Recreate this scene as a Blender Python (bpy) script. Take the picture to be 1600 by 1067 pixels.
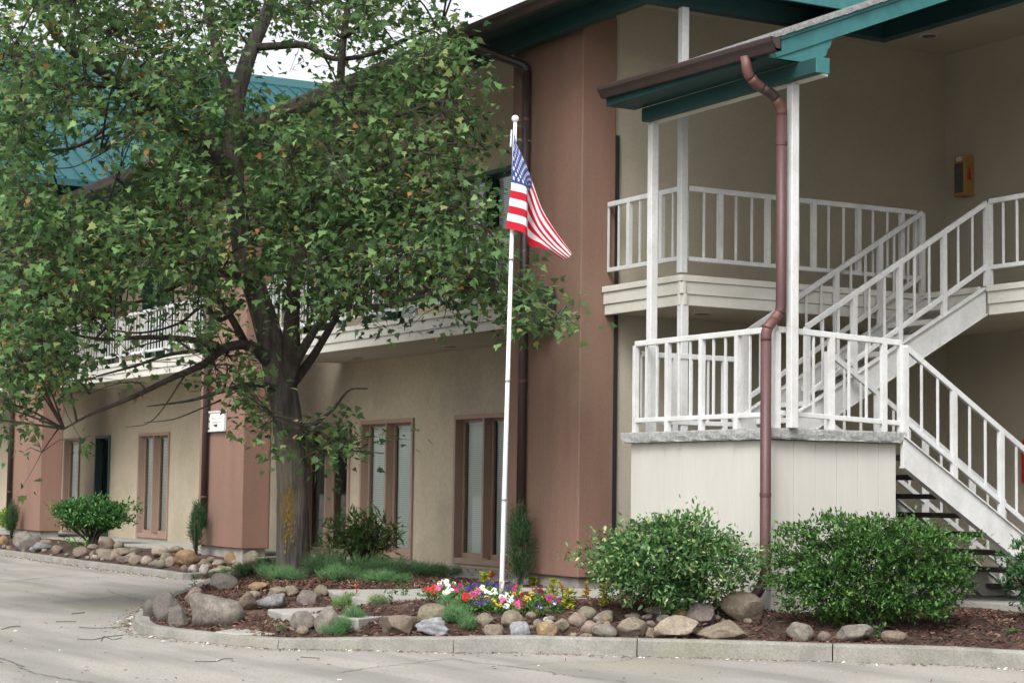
import bpy, math, random
import numpy as np
from mathutils import Vector, Matrix, noise

random.seed(7)
RNG = np.random.default_rng(7)
for o in list(bpy.data.objects):
    bpy.data.objects.remove(o)
scene = bpy.context.scene
COL = scene.collection

# ------------------------------------------------------------------ camera
# World: X runs along the facade, Y into the building, Z up.  Lot surface z = 0.
FPX, PITCH, ROLL, YAW, EYE = 3046.96, .0765972, .0138439, 1.0538432, 1.35
_fw = Vector((-math.sin(YAW) * math.cos(PITCH), math.cos(YAW) * math.cos(PITCH), math.sin(PITCH)))
_r0 = Vector((math.cos(YAW), math.sin(YAW), 0))
_u0 = _r0.cross(_fw)
_r = _r0 * math.cos(ROLL) + _u0 * math.sin(ROLL)
_u = -_r0 * math.sin(ROLL) + _u0 * math.cos(ROLL)
CAM = Vector((0, 0, EYE))
cam = bpy.data.cameras.new('camera')
cam.sensor_width = 36
cam.lens = 36 * FPX / 1600
cam.clip_start = .1
cam.clip_end = 2000
cam_o = bpy.data.objects.new('camera', cam)
COL.objects.link(cam_o)
cam_o.matrix_world = Matrix(((_r.x, _u.x, -_fw.x, CAM.x), (_r.y, _u.y, -_fw.y, CAM.y), (_r.z, _u.z, -_fw.z, CAM.z), (0, 0, 0, 1)))
scene.camera = cam_o

# ------------------------------------------------------------------ overcast sky and weak sun
SUN_EL, SUN_AZ = math.radians(50), math.radians(140)      # azimuth measured from +Y clockwise
world = bpy.data.worlds.new('World')
scene.world = world
world.use_nodes = True
wn, wl = world.node_tree.nodes, world.node_tree.links
wn.clear()
w_out = wn.new('ShaderNodeOutputWorld')
w_bg = wn.new('ShaderNodeBackground')
w_sky = wn.new('ShaderNodeTexSky')
w_sky.sky_type = 'NISHITA'
w_sky.sun_disc = False
w_sky.sun_elevation = SUN_EL
w_sky.sun_rotation = SUN_AZ
w_sky.air_density = 1.0
w_sky.dust_density = 6.0
w_sky.ozone_density = 1.0
w_hsv = wn.new('ShaderNodeHueSaturation')
w_hsv.inputs['Saturation'].default_value = .12
w_bg.inputs['Strength'].default_value = .15
wl.new(w_sky.outputs[0], w_hsv.inputs['Color'])
wl.new(w_hsv.outputs[0], w_bg.inputs['Color'])
wl.new(w_bg.outputs[0], w_out.inputs['Surface'])
sun = bpy.data.lights.new('sun', 'SUN')
sun.energy = .8
sun.angle = math.radians(25)
sun.color = (1, .985, .96)
sun_o = bpy.data.objects.new('sun', sun)
COL.objects.link(sun_o)
_sd = Vector((math.sin(SUN_AZ) * math.cos(SUN_EL), math.cos(SUN_AZ) * math.cos(SUN_EL), math.sin(SUN_EL)))
sun_o.rotation_euler = (-_sd).to_track_quat('-Z', 'Y').to_euler()
vs = scene.view_settings
vs.view_transform = 'Standard'
vs.look = 'None'
vs.gamma = 1
vs.use_curve_mapping = False
vs.exposure = 1.12


# ------------------------------------------------------------------ measuring helpers (photo pixel -> place)
def ray(px, py):
    return _fw + _r * ((px - 800) / FPX) - _u * ((py - 533.5) / FPX)


def at_depth(px, py, d):
    return CAM + ray(px, py) * d


def on_z(px, py, z):
    d = ray(px, py)
    return CAM + d * ((z - EYE) / d.z)


def on_y(px, py, y):
    d = ray(px, py)
    return CAM + d * (y / d.y)


def on_x(px, py, x):
    d = ray(px, py)
    return CAM + d * (x / d.x)


def depth_of(p):
    return (Vector(p) - CAM).dot(_fw)


# ------------------------------------------------------------------ object helpers
class MB:
    def __init__(s):
        s.v, s.f = [], []

    def add(s, vs_, fs):
        n = len(s.v)
        s.v += [tuple(v) for v in vs_]
        s.f += [tuple(i + n for i in f) for f in fs]
        return s

    def box(s, x0, x1, y0, y1, z0, z1):
        x0, x1 = min(x0, x1), max(x0, x1)
        y0, y1 = min(y0, y1), max(y0, y1)
        z0, z1 = min(z0, z1), max(z0, z1)
        return s.add([(x0, y0, z0), (x1, y0, z0), (x1, y1, z0), (x0, y1, z0), (x0, y0, z1), (x1, y0, z1), (x1, y1, z1), (x0, y1, z1)],
                     [(0, 3, 2, 1), (4, 5, 6, 7), (0, 1, 5, 4), (1, 2, 6, 5), (2, 3, 7, 6), (3, 0, 4, 7)])

    def bar(s, a, b, w, h, up=(0, 0, 1)):
        """rectangular bar from a to b; w sideways, h along up (centred)"""
        a, b, up = Vector(a), Vector(b), Vector(up)
        d = (b - a).normalized()
        sd = d.cross(up).normalized()
        u2 = sd.cross(d).normalized()
        o = []
        for p in (a, b):
            for i, j in ((-1, -1), (1, -1), (1, 1), (-1, 1)):
                o.append(p + sd * (i * w / 2) + u2 * (j * h / 2))
        return s.add(o, [(0, 1, 2, 3), (7, 6, 5, 4), (0, 4, 5, 1), (1, 5, 6, 2), (2, 6, 7, 3), (3, 7, 4, 0)])

    def prism(s, prof, axis, a, b):
        """extrude a closed 2D profile along X ('x': prof=(y,z)), Y ('y': prof=(x,z)) or Z ('z': prof=(x,y))"""
        n = len(prof)
        mk = {'x': lambda p, t: (t, p[0], p[1]), 'y': lambda p, t: (p[0], t, p[1]), 'z': lambda p, t: (p[0], p[1], t)}[axis]
        vs_ = [mk(p, a) for p in prof] + [mk(p, b) for p in prof]
        fs = [tuple(range(n)), tuple(range(2 * n - 1, n - 1, -1))] + [(i, i + n, (i + 1) % n + n, (i + 1) % n) for i in range(n)]
        return s.add(vs_, fs)

    def tube(s, pts, rad, n=8, caps=True):
        pts = [Vector(p) for p in pts]
        if not isinstance(rad, (list, tuple)):
            rad = [rad] * len(pts)
        rings, ref = [], None
        base = len(s.v)
        for i, p in enumerate(pts):
            t = (pts[min(i + 1, len(pts) - 1)] - pts[max(i - 1, 0)])
            t = t.normalized() if t.length > 1e-9 else Vector((0, 0, 1))
            if ref is None:
                ref = Vector((1, 0, 0)) if abs(t.x) < .8 else Vector((0, 1, 0))
            ref = (ref - t * ref.dot(t))
            ref = ref.normalized() if ref.length > 1e-6 else t.orthogonal().normalized()
            bn = t.cross(ref)
            for k in range(n):
                a = 2 * math.pi * k / n
                s.v.append(tuple(p + (ref * math.cos(a) + bn * math.sin(a)) * rad[i]))
        for i in range(len(pts) - 1):
            for k in range(n):
                a, b = base + i * n + k, base + i * n + (k + 1) % n
                s.f.append((a, b, b + n, a + n))
        if caps:
            s.f.append(tuple(base + k for k in range(n))[::-1])
            s.f.append(tuple(base + (len(pts) - 1) * n + k for k in range(n)))
        return s

    def build(s, name, mat, parent=None, smooth=False, bevel=0, cat=None):
        me = bpy.data.meshes.new(name)
        me.from_pydata(s.v, [], s.f)
        me.update()
        return link(name, me, mat, parent, smooth, bevel)


def link(name, me, mat, parent=None, smooth=False, bevel=0):
    o = bpy.data.objects.new(name, me)
    if mat is not None and not me.materials:
        me.materials.append(mat)
    if smooth:
        me.polygons.foreach_set('use_smooth', [True] * len(me.polygons))
    COL.objects.link(o)
    if parent is not None:
        attach(o, parent)
    if bevel:
        m = o.modifiers.new('bevel', 'BEVEL')
        m.width = bevel
        m.segments = 2
        m.limit_method = 'ANGLE'
    return o


ORG = {}


def attach(o, parent):
    """children keep world coordinates"""
    o.parent = parent
    t = Vector((0, 0, 0))
    q = parent
    while q is not None:
        t = t + ORG.get(q.name, Vector((0, 0, 0)))
        break
    o.matrix_parent_inverse = Matrix.Translation(-t)


def thing(name, loc, label, cat, group=None):
    o = bpy.data.objects.new(name, None)
    o.empty_display_size = .2
    o.location = loc
    COL.objects.link(o)
    ORG[o.name] = Vector(loc)
    tag(o, label, cat, group)
    return o


def tag(o, label=None, cat=None, group=None, kind=None):
    if label: o['label'] = label
    if cat: o['category'] = cat
    if group: o['group'] = group
    if kind: o['kind'] = kind
    return o


def unit_box():
    me = bpy.data.meshes.new('bar')
    m = MB().box(-.5, .5, -.5, .5, 0, 1)
    me.from_pydata(m.v, [], m.f)
    return me


def smooth_path(pts, n=5):
    """Catmull-Rom through (x,y,z,r) points"""
    P = [np.array(p, float) for p in pts]
    P = [2 * P[0] - P[1]] + P + [2 * P[-1] - P[-2]]
    out = []
    for i in range(1, len(P) - 2):
        for k in range(n):
            t = k / n
            a, b, c, d = P[i - 1], P[i], P[i + 1], P[i + 2]
            out.append(.5 * ((2 * b) + (-a + c) * t + (2 * a - 5 * b + 4 * c - d) * t * t + (-a + 3 * b - 3 * c + d) * t ** 3))
    out.append(P[-2])
    return out


# ------------------------------------------------------------------ materials
def srgb(r, g, b):
    f = lambda c: (c / 255 / 12.92) if c / 255 <= .04045 else ((c / 255 + .055) / 1.055) ** 2.4
    return (f(r), f(g), f(b), 1)


def material(name, c1, c2=None, rough=.7, scale=3, stretch=(1, 1, 1), detail=6, bump=0, bscale=60, bstretch=(1, 1, 1), c3=None, scale3=.6,
             spec=.35, metal=0, lo=.35, hi=.65, fine=0, fscale=90):
    m = bpy.data.materials.new(name)
    m.use_nodes = True
    n, l = m.node_tree.nodes, m.node_tree.links
    b = n['Principled BSDF']
    b.inputs['Roughness'].default_value = rough
    b.inputs['Metallic'].default_value = metal
    b.inputs['Specular IOR Level'].default_value = spec
    c1 = tuple(c1[:3]) + (1,)
    b.inputs['Base Color'].default_value = c1
    geo = n.new('ShaderNodeNewGeometry')

    def nz(sc, st, det, l0, l1):
        mp = n.new('ShaderNodeMapping')
        mp.inputs['Scale'].default_value = st
        l.new(geo.outputs['Position'], mp.inputs['Vector'])
        t = n.new('ShaderNodeTexNoise')
        t.inputs['Scale'].default_value = sc
        t.inputs['Detail'].default_value = det
        t.inputs['Roughness'].default_value = .6
        l.new(mp.outputs[0], t.inputs['Vector'])
        r = n.new('ShaderNodeMapRange')
        r.inputs['From Min'].default_value = l0
        r.inputs['From Max'].default_value = l1
        l.new(t.outputs[0], r.inputs['Value'])
        return t, r

    def mix(fac, a, bb, mode='MIX'):
        x = n.new('ShaderNodeMix')
        x.data_type = 'RGBA'
        x.blend_type = mode
        if hasattr(fac, 'links') or not isinstance(fac, (int, float)):
            l.new(fac, x.inputs[0])
        else:
            x.inputs[0].default_value = fac
        for sock, val in ((x.inputs[6], a), (x.inputs[7], bb)):
            if isinstance(val, tuple):
                sock.default_value = tuple(val[:3]) + (1,)
            else:
                l.new(val, sock)
        return x.outputs[2]
    col = c1
    if c2 is not None:
        t, r = nz(scale, stretch, detail, lo, hi)
        col = mix(r.outputs[0], c1, tuple(c2[:3]) + (1,))
    if c3 is not None:
        t, r = nz(scale3, (1, 1, 1), 5, .5, .72)
        col = mix(r.outputs[0], col, tuple(c3[:3]) + (1,))
    if fine:
        t, r = nz(fscale, bstretch, 3, .3, .7)
        x = n.new('ShaderNodeMapRange')
        x.inputs['To Min'].default_value = 1 - fine
        x.inputs['To Max'].default_value = 1 + fine * .6
        l.new(r.outputs[0], x.inputs['Value'])
        cc = n.new('ShaderNodeCombineColor')
        for k in range(3):
            l.new(x.outputs[0], cc.inputs[k])
        col = mix(1.0, col, cc.outputs[0], 'MULTIPLY')
    if not isinstance(col, tuple):
        l.new(col, b.inputs['Base Color'])
    if bump:
        t, r = nz(bscale, bstretch, 4, 0, 1)
        bp = n.new('ShaderNodeBump')
        bp.inputs['Strength'].default_value = bump
        bp.inputs['Distance'].default_value = .01
        l.new(t.outputs[0], bp.inputs['Height'])
        l.new(bp.outputs[0], b.inputs['Normal'])
    return m


M = {}
M['stucco'] = material('tan_stucco', (.355, .302, .215), (.395, .34, .25), .9, 1.1, (1, 1, .5), bump=.55, bscale=55, bstretch=(1, 1, .35), fine=.16, fscale=45, c3=(.27, .235, .18), scale3=.5)
M['stucco_in'] = material('olive_stucco', (.355, .322, .25), (.39, .352, .278), .9, 1.4, bump=.4, bscale=70, fine=.12, fscale=60)
M['brown'] = material('brown_stucco', (.205, .115, .085), (.148, .095, .069), .88, 1.6, (1.2, 1.2, .16), bump=.4, bscale=60, bstretch=(1, 1, .6), fine=.1, fscale=50, c3=(.195, .128, .088), scale3=.6, lo=.42, hi=.72)
M['footing'] = material('concrete_footing', (.30, .28, .25), (.20, .19, .17), .9, 4, bump=.4)
M['white'] = material('white_paint', (.55, .555, .55), (.465, .465, .455), .5, 3.5, (1, 1, .35), bump=.08, bscale=30, fine=.07, fscale=26, c3=(.43, .425, .40), scale3=3)
M['offwhite'] = material('cream_paint', (.52, .505, .455), (.45, .435, .385), .6, 2, (1, 1, 2), bump=.08, bscale=25, fine=.05, fscale=20)
M['siding'] = material('painted_siding', (.465, .450, .415), (.42, .405, .368), .6, 1.4, (1, 1, .3), bump=.12, bscale=40, bstretch=(1, 1, .1), fine=.03, fscale=20)
M['teal'] = material('teal_paint', (.028, .118, .122), (.038, .145, .148), .55, 5, bump=.1, bscale=25, fine=.1, fscale=12)
M['teal_shaded'] = material('shaded_teal_paint', (.009, .040, .041), (.012, .050, .048), .6, 3, fine=.1, fscale=10)  # the same teal with the shade under the eaves put into its colour
M['teal_metal'] = material('teal_metal_roof', (.012, .062, .070), (.016, .075, .083), .55, 1.2, (1, 1, 1), spec=.3)
M['gutter'] = material('brown_gutter', (.034, .021, .020), (.044, .027, .025), .5, 3, spec=.5, fine=.08, fscale=20)
M['spout'] = material('maroon_downspout', (.062, .029, .030), (.08, .04, .038), .5, 2.2, (1, 1, .4), fine=.14, fscale=30)
M['spout_elbow'] = material('rusty_elbow', (.11, .048, .04), (.088, .04, .036), .5, 9, fine=.1, fscale=30)
M['shingle'] = material('grey_shingles', (.16, .16, .16), (.25, .25, .25), .9, 18, bump=.6, bscale=60, fine=.25, fscale=80)
M['concrete'] = material('worn_concrete', (.29, .28, .255), (.225, .218, .20), .9, 5, bump=.5, bscale=50, fine=.18, fscale=60)
M['slab_edge'] = material('chipped_concrete', (.36, .355, .345), (.24, .24, .235), .95, 22, bump=1.0, bscale=45, fine=.25, fscale=50)
M['win_brown'] = material('taupe_window_trim', (.245, .165, .125), (.275, .19, .148), .6, 2, (1, 1, .3))
M['win_green'] = material('dark_green_trim', (.018, .05, .042), (.022, .058, .05), .5, 3)
M['ceil'] = material('tan_soffit', (.40, .36, .285), (.355, .32, .25), .85, .8, bump=.1, bscale=30)
M['black'] = material('black_metal', (.02, .02, .022), None, .5)
M['wood_dark'] = material('dark_tread', (.07, .06, .052), (.10, .09, .08), .8, 8)
M['tread'] = material('painted_tread', (.55, .54, .51), (.46, .45, .43), .7, 4, fine=.1, fscale=30)
M['blind'] = material('blind_slats', (.80, .82, .79), None, .6)
M['blind_up'] = material('white_blind_slats', (.78, .8, .82), None, .6)
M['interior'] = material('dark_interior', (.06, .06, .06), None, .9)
M['yellow_box'] = material('ochre_cabinet', (.36, .21, .055), (.30, .17, .05), .6, 5)
M['red'] = material('red_enamel', (.42, .02, .02), None, .4)
M['sign'] = material('ivory_sign_face', (.72, .71, .64), None, .6)
M['grey'] = material('grey_print', (.28, .28, .27), None, .7)
M['alu'] = material('white_enamelled_pole', (.56, .58, .61), None, .35, spec=.5)
M['gold'] = material('brass_ball', (.75, .66, .45), None, .25, metal=.7)
M['rope'] = material('rope', (.55, .53, .5), None, .9)
M['lamp'] = material('recessed_lamp', (.09, .09, .085), None, .5)
M['trim_ring'] = material('lamp_trim_ring', (.5, .49, .45), None, .5)


def glass_mat():
    m = bpy.data.materials.new('window_glass')
    m.use_nodes = True
    n, l = m.node_tree.nodes, m.node_tree.links
    n.clear()
    out = n.new('ShaderNodeOutputMaterial')
    tr = n.new('ShaderNodeBsdfTransparent')
    tr.inputs[0].default_value = (.88, .92, .90, 1)
    gl = n.new('ShaderNodeBsdfGlossy')
    gl.inputs['Roughness'].default_value = .03
    gl.inputs[0].default_value = (.9, .95, .93, 1)
    fr = n.new('ShaderNodeFresnel')
    fr.inputs[0].default_value = 1.6
    mx = n.new('ShaderNodeMixShader')
    l.new(fr.outputs[0], mx.inputs[0])
    l.new(tr.outputs[0], mx.inputs[1])
    l.new(gl.outputs[0], mx.inputs[2])
    l.new(mx.outputs[0], out.inputs[0])
    return m


M['glass'] = glass_mat()


def attr_mat(name, rough=.5, trans=.3, spec=.3):
    """leaf and petal material: colour comes from the mesh attribute 'tint'"""
    m = bpy.data.materials.new(name)
    m.use_nodes = True
    n, l = m.node_tree.nodes, m.node_tree.links
    b = n['Principled BSDF']
    out = n['Material Output']
    at = n.new('ShaderNodeAttribute')
    at.attribute_name = 'tint'
    l.new(at.outputs['Color'], b.inputs['Base Color'])
    b.inputs['Roughness'].default_value = rough
    b.inputs['Specular IOR Level'].default_value = spec
    if trans:
        t = n.new('ShaderNodeBsdfTranslucent')
        l.new(at.outputs['Color'], t.inputs['Color'])
        mx = n.new('ShaderNodeMixShader')
        mx.inputs[0].default_value = trans
        l.new(b.outputs[0], mx.inputs[1])
        l.new(t.outputs[0], mx.inputs[2])
        l.new(mx.outputs[0], out.inputs['Surface'])
    return m


M['leaf'] = attr_mat('maple_leaf', .6, .45, .12)
M['gloss_leaf'] = attr_mat('glossy_leaf', .45, .25, .22)
M['needle'] = attr_mat('needles', .75, .2, .08)
M['petal'] = attr_mat('petal', .6, .3, .2)
M['chips'] = attr_mat('mulch_chips', .9, 0, .2)
M['cloth'] = attr_mat('flag_cloth', .8, .35, .1)


def bark_mat():
    m = material('bark', (.15, .132, .118), (.05, .043, .038), .95, 11, (1, 1, .14), bump=1.0, bscale=22, bstretch=(1, 1, .14), fine=.3, fscale=25, c3=(.20, .17, .13), scale3=1.3)
    return m


M['bark'] = bark_mat()
for nd in M['bark'].node_tree.nodes:
    if nd.type == 'BUMP': nd.inputs['Distance'].default_value = .045
M['bark_dark'] = material('limb_bark', (.085, .073, .064), (.045, .038, .034), .95, 9, (1, 1, .3), bump=.8, bscale=30, fine=.25, fscale=30)
M['twig'] = material('twig_bark', (.038, .031, .026), (.06, .05, .042), .9, 9)

# ================================================================== GROUND
KERB_PX = [(345, 903), (300, 925), (250, 945), (215, 966), (207, 978), (222, 991), (300, 1002), (400, 1012), (480, 1015), (560, 1016), (640, 1018), (710, 1020), (800, 1020),
           (900, 1023), (1000, 1026), (1100, 1028), (1200, 1031), (1300, 1034), (1400, 1037), (1500, 1040), (1600, 1046)]
_k = [on_z(x, y, 0) for x, y in KERB_PX]
_k = [Vector((-70, 10.12, 0)), Vector((-40, 10.12, 0)), Vector((-33, 9.98, 0)), Vector((-29, 10.0, 0)), Vector((-27.2, 10.02, 0))] + _k
_d = (_k[-1] - _k[-3]).normalized()
_k += [_k[-1] + _d * 2, _k[-1] + _d * 5, _k[-1] + _d * 9]
KERB = [Vector(p[:3]) for p in smooth_path([tuple(p) for p in _k], 4)]
KP = np.array([(p.x, p.y) for p in KERB])


def kerb_dist(xy):
    """signed-free distance of points to the kerb's outer line"""
    a, b = KP[:-1], KP[1:]
    d = b - a
    L = (d ** 2).sum(1)
    best = np.full(len(xy), 1e9)
    for i in range(len(a)):
        if L[i] < 1e-9: continue
        t = np.clip(((xy - a[i]) @ d[i]) / L[i], 0, 1)
        q = a[i] + t[:, None] * d[i]
        best = np.minimum(best, np.hypot(*(xy - q).T))
    return best


POLY = np.vstack([KP, [[0, 30]], [[-70, 30]]])


def inside(xy):
    x, y = xy[:, 0], xy[:, 1]
    r = np.zeros(len(xy), bool)
    n = len(POLY)
    for i in range(n):
        x0, y0 = POLY[i]
        x1, y1 = POLY[(i + 1) % n]
        if y0 == y1: continue
        c = ((y0 > y) != (y1 > y)) & (x < (x1 - x0) * (y - y0) / (y1 - y0) + x0)
        r ^= c
    return r


def kerb_f(xy):
    t = np.clip((xy[:, 1] - 6.3) / 2.3, 0, 1)
    f = .60 + .40 * t * t * (3 - 2 * t)
    return np.where(xy[:, 0] < -21, np.minimum(f, .66), f)


def bed_z(xy):
    d = kerb_dist(xy)
    t = np.clip((d - .10) / np.where(xy[:, 0] < -23, .9, 1.35), 0, 1)
    u = np.clip((xy[:, 1] - 10.2) / .8, 0, 1)
    return .115 * kerb_f(xy) + (.345 - .115 * kerb_f(xy)) * (t * t * (3 - 2 * t)) - .065 * u * t - .19 * np.exp(-((xy[:, 0] + 16.9) ** 2 + (xy[:, 1] - 7.15) ** 2) / .7) * t


def ground_z(x, y):
    xy = np.array([[x, y]])
    return float(bed_z(xy)[0]) if inside(xy)[0] else 0.0


def on_ground(px, py):
    """first point where the sight line meets the bed or the lot"""
    d = ray(px, py)
    ts = np.linspace(12, 60, 2401)
    if d.z < 0: ts = np.linspace(.55, 1.02, 600) * (-EYE / d.z)
    P_ = np.array([CAM.x, CAM.y]) + ts[:, None] * np.array([d.x, d.y])
    z = EYE + ts * d.z
    g = np.where(inside(P_), bed_z(P_), 0.0)
    k = np.argmax(z <= g) if (z <= g).any() else len(ts) - 1
    return Vector((P_[k, 0], P_[k, 1], g[k]))


# --- parking lot
def lot_material():
    m = material('lot_concrete', (.295, .278, .25), (.228, .215, .195), .88, .55, (1, 1, 1), detail=9, bump=.5, bscale=70, fine=.30, fscale=42, c3=(.19, .18, .163), scale3=.5)
    n, l = m.node_tree.nodes, m.node_tree.links
    b = n['Principled BSDF']
    src = b.inputs['Base Color'].links[0].from_socket
    geo = n.new('ShaderNodeNewGeometry')

    def stain(scale, stretch, rot, lo, hi, colour, amount):
        nonlocal src
        mp = n.new('ShaderNodeMapping')
        mp.inputs['Scale'].default_value = stretch
        mp.inputs['Rotation'].default_value = (0, 0, rot)
        l.new(geo.outputs['Position'], mp.inputs[0])
        t = n.new('ShaderNodeTexNoise')
        t.inputs['Scale'].default_value = scale
        t.inputs['Detail'].default_value = 7
        l.new(mp.outputs[0], t.inputs['Vector'])
        r = n.new('ShaderNodeMapRange')
        r.inputs['From Min'].default_value = lo
        r.inputs['From Max'].default_value = hi
        r.inputs['To Max'].default_value = amount
        l.new(t.outputs[0], r.inputs['Value'])
        x = n.new('ShaderNodeMix')
        x.data_type = 'RGBA'
        l.new(r.outputs[0], x.inputs[0])
        l.new(src, x.inputs[6])
        x.inputs[7].default_value = colour
        src = x.outputs[2]
    stain(1.1, (.25, 1.6, 1), .25, .46, .66, (.15, .146, .136, 1), .8)
    stain(9, (1, 1, 1), 0, .62, .72, (.12, .112, .098, 1), .6)
    stain(.5, (1, 1, 1), 0, .56, .7, (.24, .23, .15, 1), .5)
    l.new(src, b.inputs['Base Color'])
    return m


M['lot'] = lot_material()
lot = MB().add([(-400, -400, 0), (400, -400, 0), (400, 400, 0), (-400, 400, 0)], [(0, 1, 2, 3)]).build('parking_lot', M['lot'])
tag(lot, kind='structure')
M['crack'] = material('dark_crack', (.16, .145, .125), (.10, .09, .08), .95, 12)


def crack(pxs, w, name='crack'):
    pts = [on_z(x, y, .004) for x, y in pxs]
    path = smooth_path([tuple(p) + (1,) for p in pts], 9)
    m = MB()
    rnd = random.Random(len(pxs) * 31 + int(pxs[0][0]))
    prev = None
    for i in range(len(path)):
        p = Vector(path[i][:3])
        q = Vector(path[min(i + 1, len(path) - 1)][:3]) - Vector(path[max(i - 1, 0)][:3])
        sd = Vector((-q.y, q.x, 0)).normalized()
        j = sd * rnd.uniform(-.025, .025)
        ww = w * rnd.uniform(.35, 1.3)
        a, b = p + j + sd * ww, p + j - sd * ww
        if prev: m.add([prev[0], prev[1], b, a], [(0, 1, 2, 3)])
        prev = (a, b)
    m.build(name, M['crack'], lot)


crack([(-20, 1024), (22, 1033), (45, 1048), (90, 1058), (160, 1068), (230, 1080)], .010)
crack([(530, 1050), (580, 1042), (650, 1034), (712, 1027)], .006)
crack([(712, 1029), (760, 1036), (830, 1044), (900, 1056), (960, 1062), (1010, 1072)], .009)
crack([(800, 1039), (880, 1034), (960, 1033), (990, 1026)], .006)
crack([(165, 920), (195, 932), (240, 941)], .012)
crack([(0, 910), (60, 903), (120, 897)], .014)
crack([(-10, 945), (120, 938), (230, 925)], .010)

# --- kerb in cast lengths with joints
M['kerb'] = material('kerb_concrete', (.225, .217, .195), (.15, .145, .128), .92, 3.2, (1, 1, 1), bump=.6, bscale=45, fine=.22, fscale=55, c3=(.16, .155, .115), scale3=1.1)


def ribbon(path, prof):
    """sweep profile (offset to the bed side, z) along a ground path"""
    m = MB()
    n = len(prof)
    rows = []
    for i, p in enumerate(path):
        q = path[min(i + 1, len(path) - 1)] - path[max(i - 1, 0)]
        sd = Vector((-q.y, q.x, 0)).normalized()
        rows.append([p + sd * o + Vector((0, 0, z)) for o, z in prof])
    for r in rows: m.v += [tuple(v) for v in r]
    for i in range(len(rows) - 1):
        for k in range(n - 1):
            m.f.append((i * n + k, (i + 1) * n + k, (i + 1) * n + k + 1, i * n + k + 1))
    m.f.append(tuple(range(n)))
    m.f.append(tuple((len(rows) - 1) * n + k for k in range(n))[::-1])
    return m


kerb_prof = [(0, -.03), (.012, .06), (.022, .125), (.04, .143), (.06, .148), (.15, .146), (.165, .135), (.165, -.03)]
kerb_root = tag(thing('kerb', (-17, 8, 0), None, None), kind='structure')
lens = [0]
for i in range(1, len(KERB)): lens.append(lens[-1] + (KERB[i] - KERB[i - 1]).length)


def kerb_at(s):
    for i in range(1, len(lens)):
        if lens[i] >= s:
            return KERB[i - 1].lerp(KERB[i], (s - lens[i - 1]) / (lens[i] - lens[i - 1]))
    return KERB[-1]


def s_of(px):
    t = Vector(on_z(*px, 0))
    return min(np.arange(0, lens[-1], .05), key=lambda s: (kerb_at(s) - t).length)


joints = [0] + sorted([s_of((x, y)) for x, y in ((44, 873), (95, 880), (200, 897), (441, 1013), (711, 1020), (990, 1026), (1300, 1034))]) + [lens[-1]]
joints += [s_of((207, 978)) - .35, s_of((1600, 1046)) + 2]
joints.sort()
for a, b in zip(joints[:-1], joints[1:]):
    if b - a < .2: continue
    n = max(3, int((b - a) / .18))
    path = [kerb_at(a + .005 + (b - a - .01) * k / n) for k in range(n + 1)]
    m = ribbon(path, kerb_prof)
    kf = kerb_f(np.array(m.v)[:, :2])
    m.v = [(x, y, z * k_ if z > 0 else z) for (x, y, z), k_ in zip(m.v, kf)]
    m.v = [(x + .004 * noise.noise(Vector((x * 3, y * 3, 1))), y + .004 * noise.noise(Vector((x * 3, y * 3, 7))), z + (.004 * noise.noise(Vector((x * 2, y * 2, 3))) if z > 0 else 0)) for x, y, z in m.v]
    m.build('kerb_stone', M['kerb'], kerb_root)

# --- mulch bed
gx, gy = np.arange(-48, -4, .09), np.arange(5.2, 13.5, .09)
GX, GY = np.meshgrid(gx, gy, indexing='ij')
xy = np.stack([GX.ravel(), GY.ravel()], 1)
zz = bed_z(xy)
ok = inside(xy) & (kerb_dist(xy) > .05) & ((xy[:, 1] < 11.4) | (xy[:, 0] > -18.2))
nzv = np.array([noise.noise(Vector((a * 4, b * 4, 0))) * .018 + noise.noise(Vector((a * 11, b * 11, 5))) * .012 if k else 0 for (a, b), k in zip(xy, ok)])
zz = zz + nzv
ids = np.arange(len(xy)).reshape(GX.shape)
okk = ok.reshape(GX.shape)
q = okk[:-1, :-1] & okk[1:, :-1] & okk[:-1, 1:] & okk[1:, 1:]
faces = np.stack([ids[:-1, :-1][q], ids[1:, :-1][q], ids[1:, 1:][q], ids[:-1, 1:][q]], 1)
used, inv = np.unique(faces, return_inverse=True)
me = bpy.data.meshes.new('mulch_bed')
me.from_pydata(np.stack([xy[used, 0], xy[used, 1], zz[used]], 1).tolist(), [], inv.reshape(faces.shape).tolist())
M['mulch'] = material('mulch_soil', (.05, .027, .021), (.025, .015, .012), .95, 14, bump=1.0, bscale=35, fine=.35, fscale=40, c3=(.11, .065, .045), scale3=2)
bed = tag(link('mulch_bed', me, M['mulch'], smooth=True), kind='structure')


def np_mesh(name, verts, faces, mat, parent=None, tint=None, smooth=False):
    """verts (N,3), faces (F,k) with a fixed k, tint (N,3)"""
    me = bpy.data.meshes.new(name)
    nv, nf, k = len(verts), len(faces), faces.shape[1]
    me.vertices.add(nv)
    me.vertices.foreach_set('co', np.ascontiguousarray(verts, np.float32).ravel())
    me.loops.add(nf * k)
    me.loops.foreach_set('vertex_index', np.ascontiguousarray(faces, np.int32).ravel())
    me.polygons.add(nf)
    me.polygons.foreach_set('loop_start', np.arange(0, nf * k, k, dtype=np.int32))
    me.polygons.foreach_set('loop_total', np.full(nf, k, np.int32))
    me.update(calc_edges=True)
    if tint is not None:
        a = me.color_attributes.new('tint', 'FLOAT_COLOR', 'POINT')
        a.data.foreach_set('color', np.concatenate([tint, np.ones((nv, 1))], 1).astype(np.float32).ravel())
    return link(name, me, mat, parent, smooth)


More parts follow.
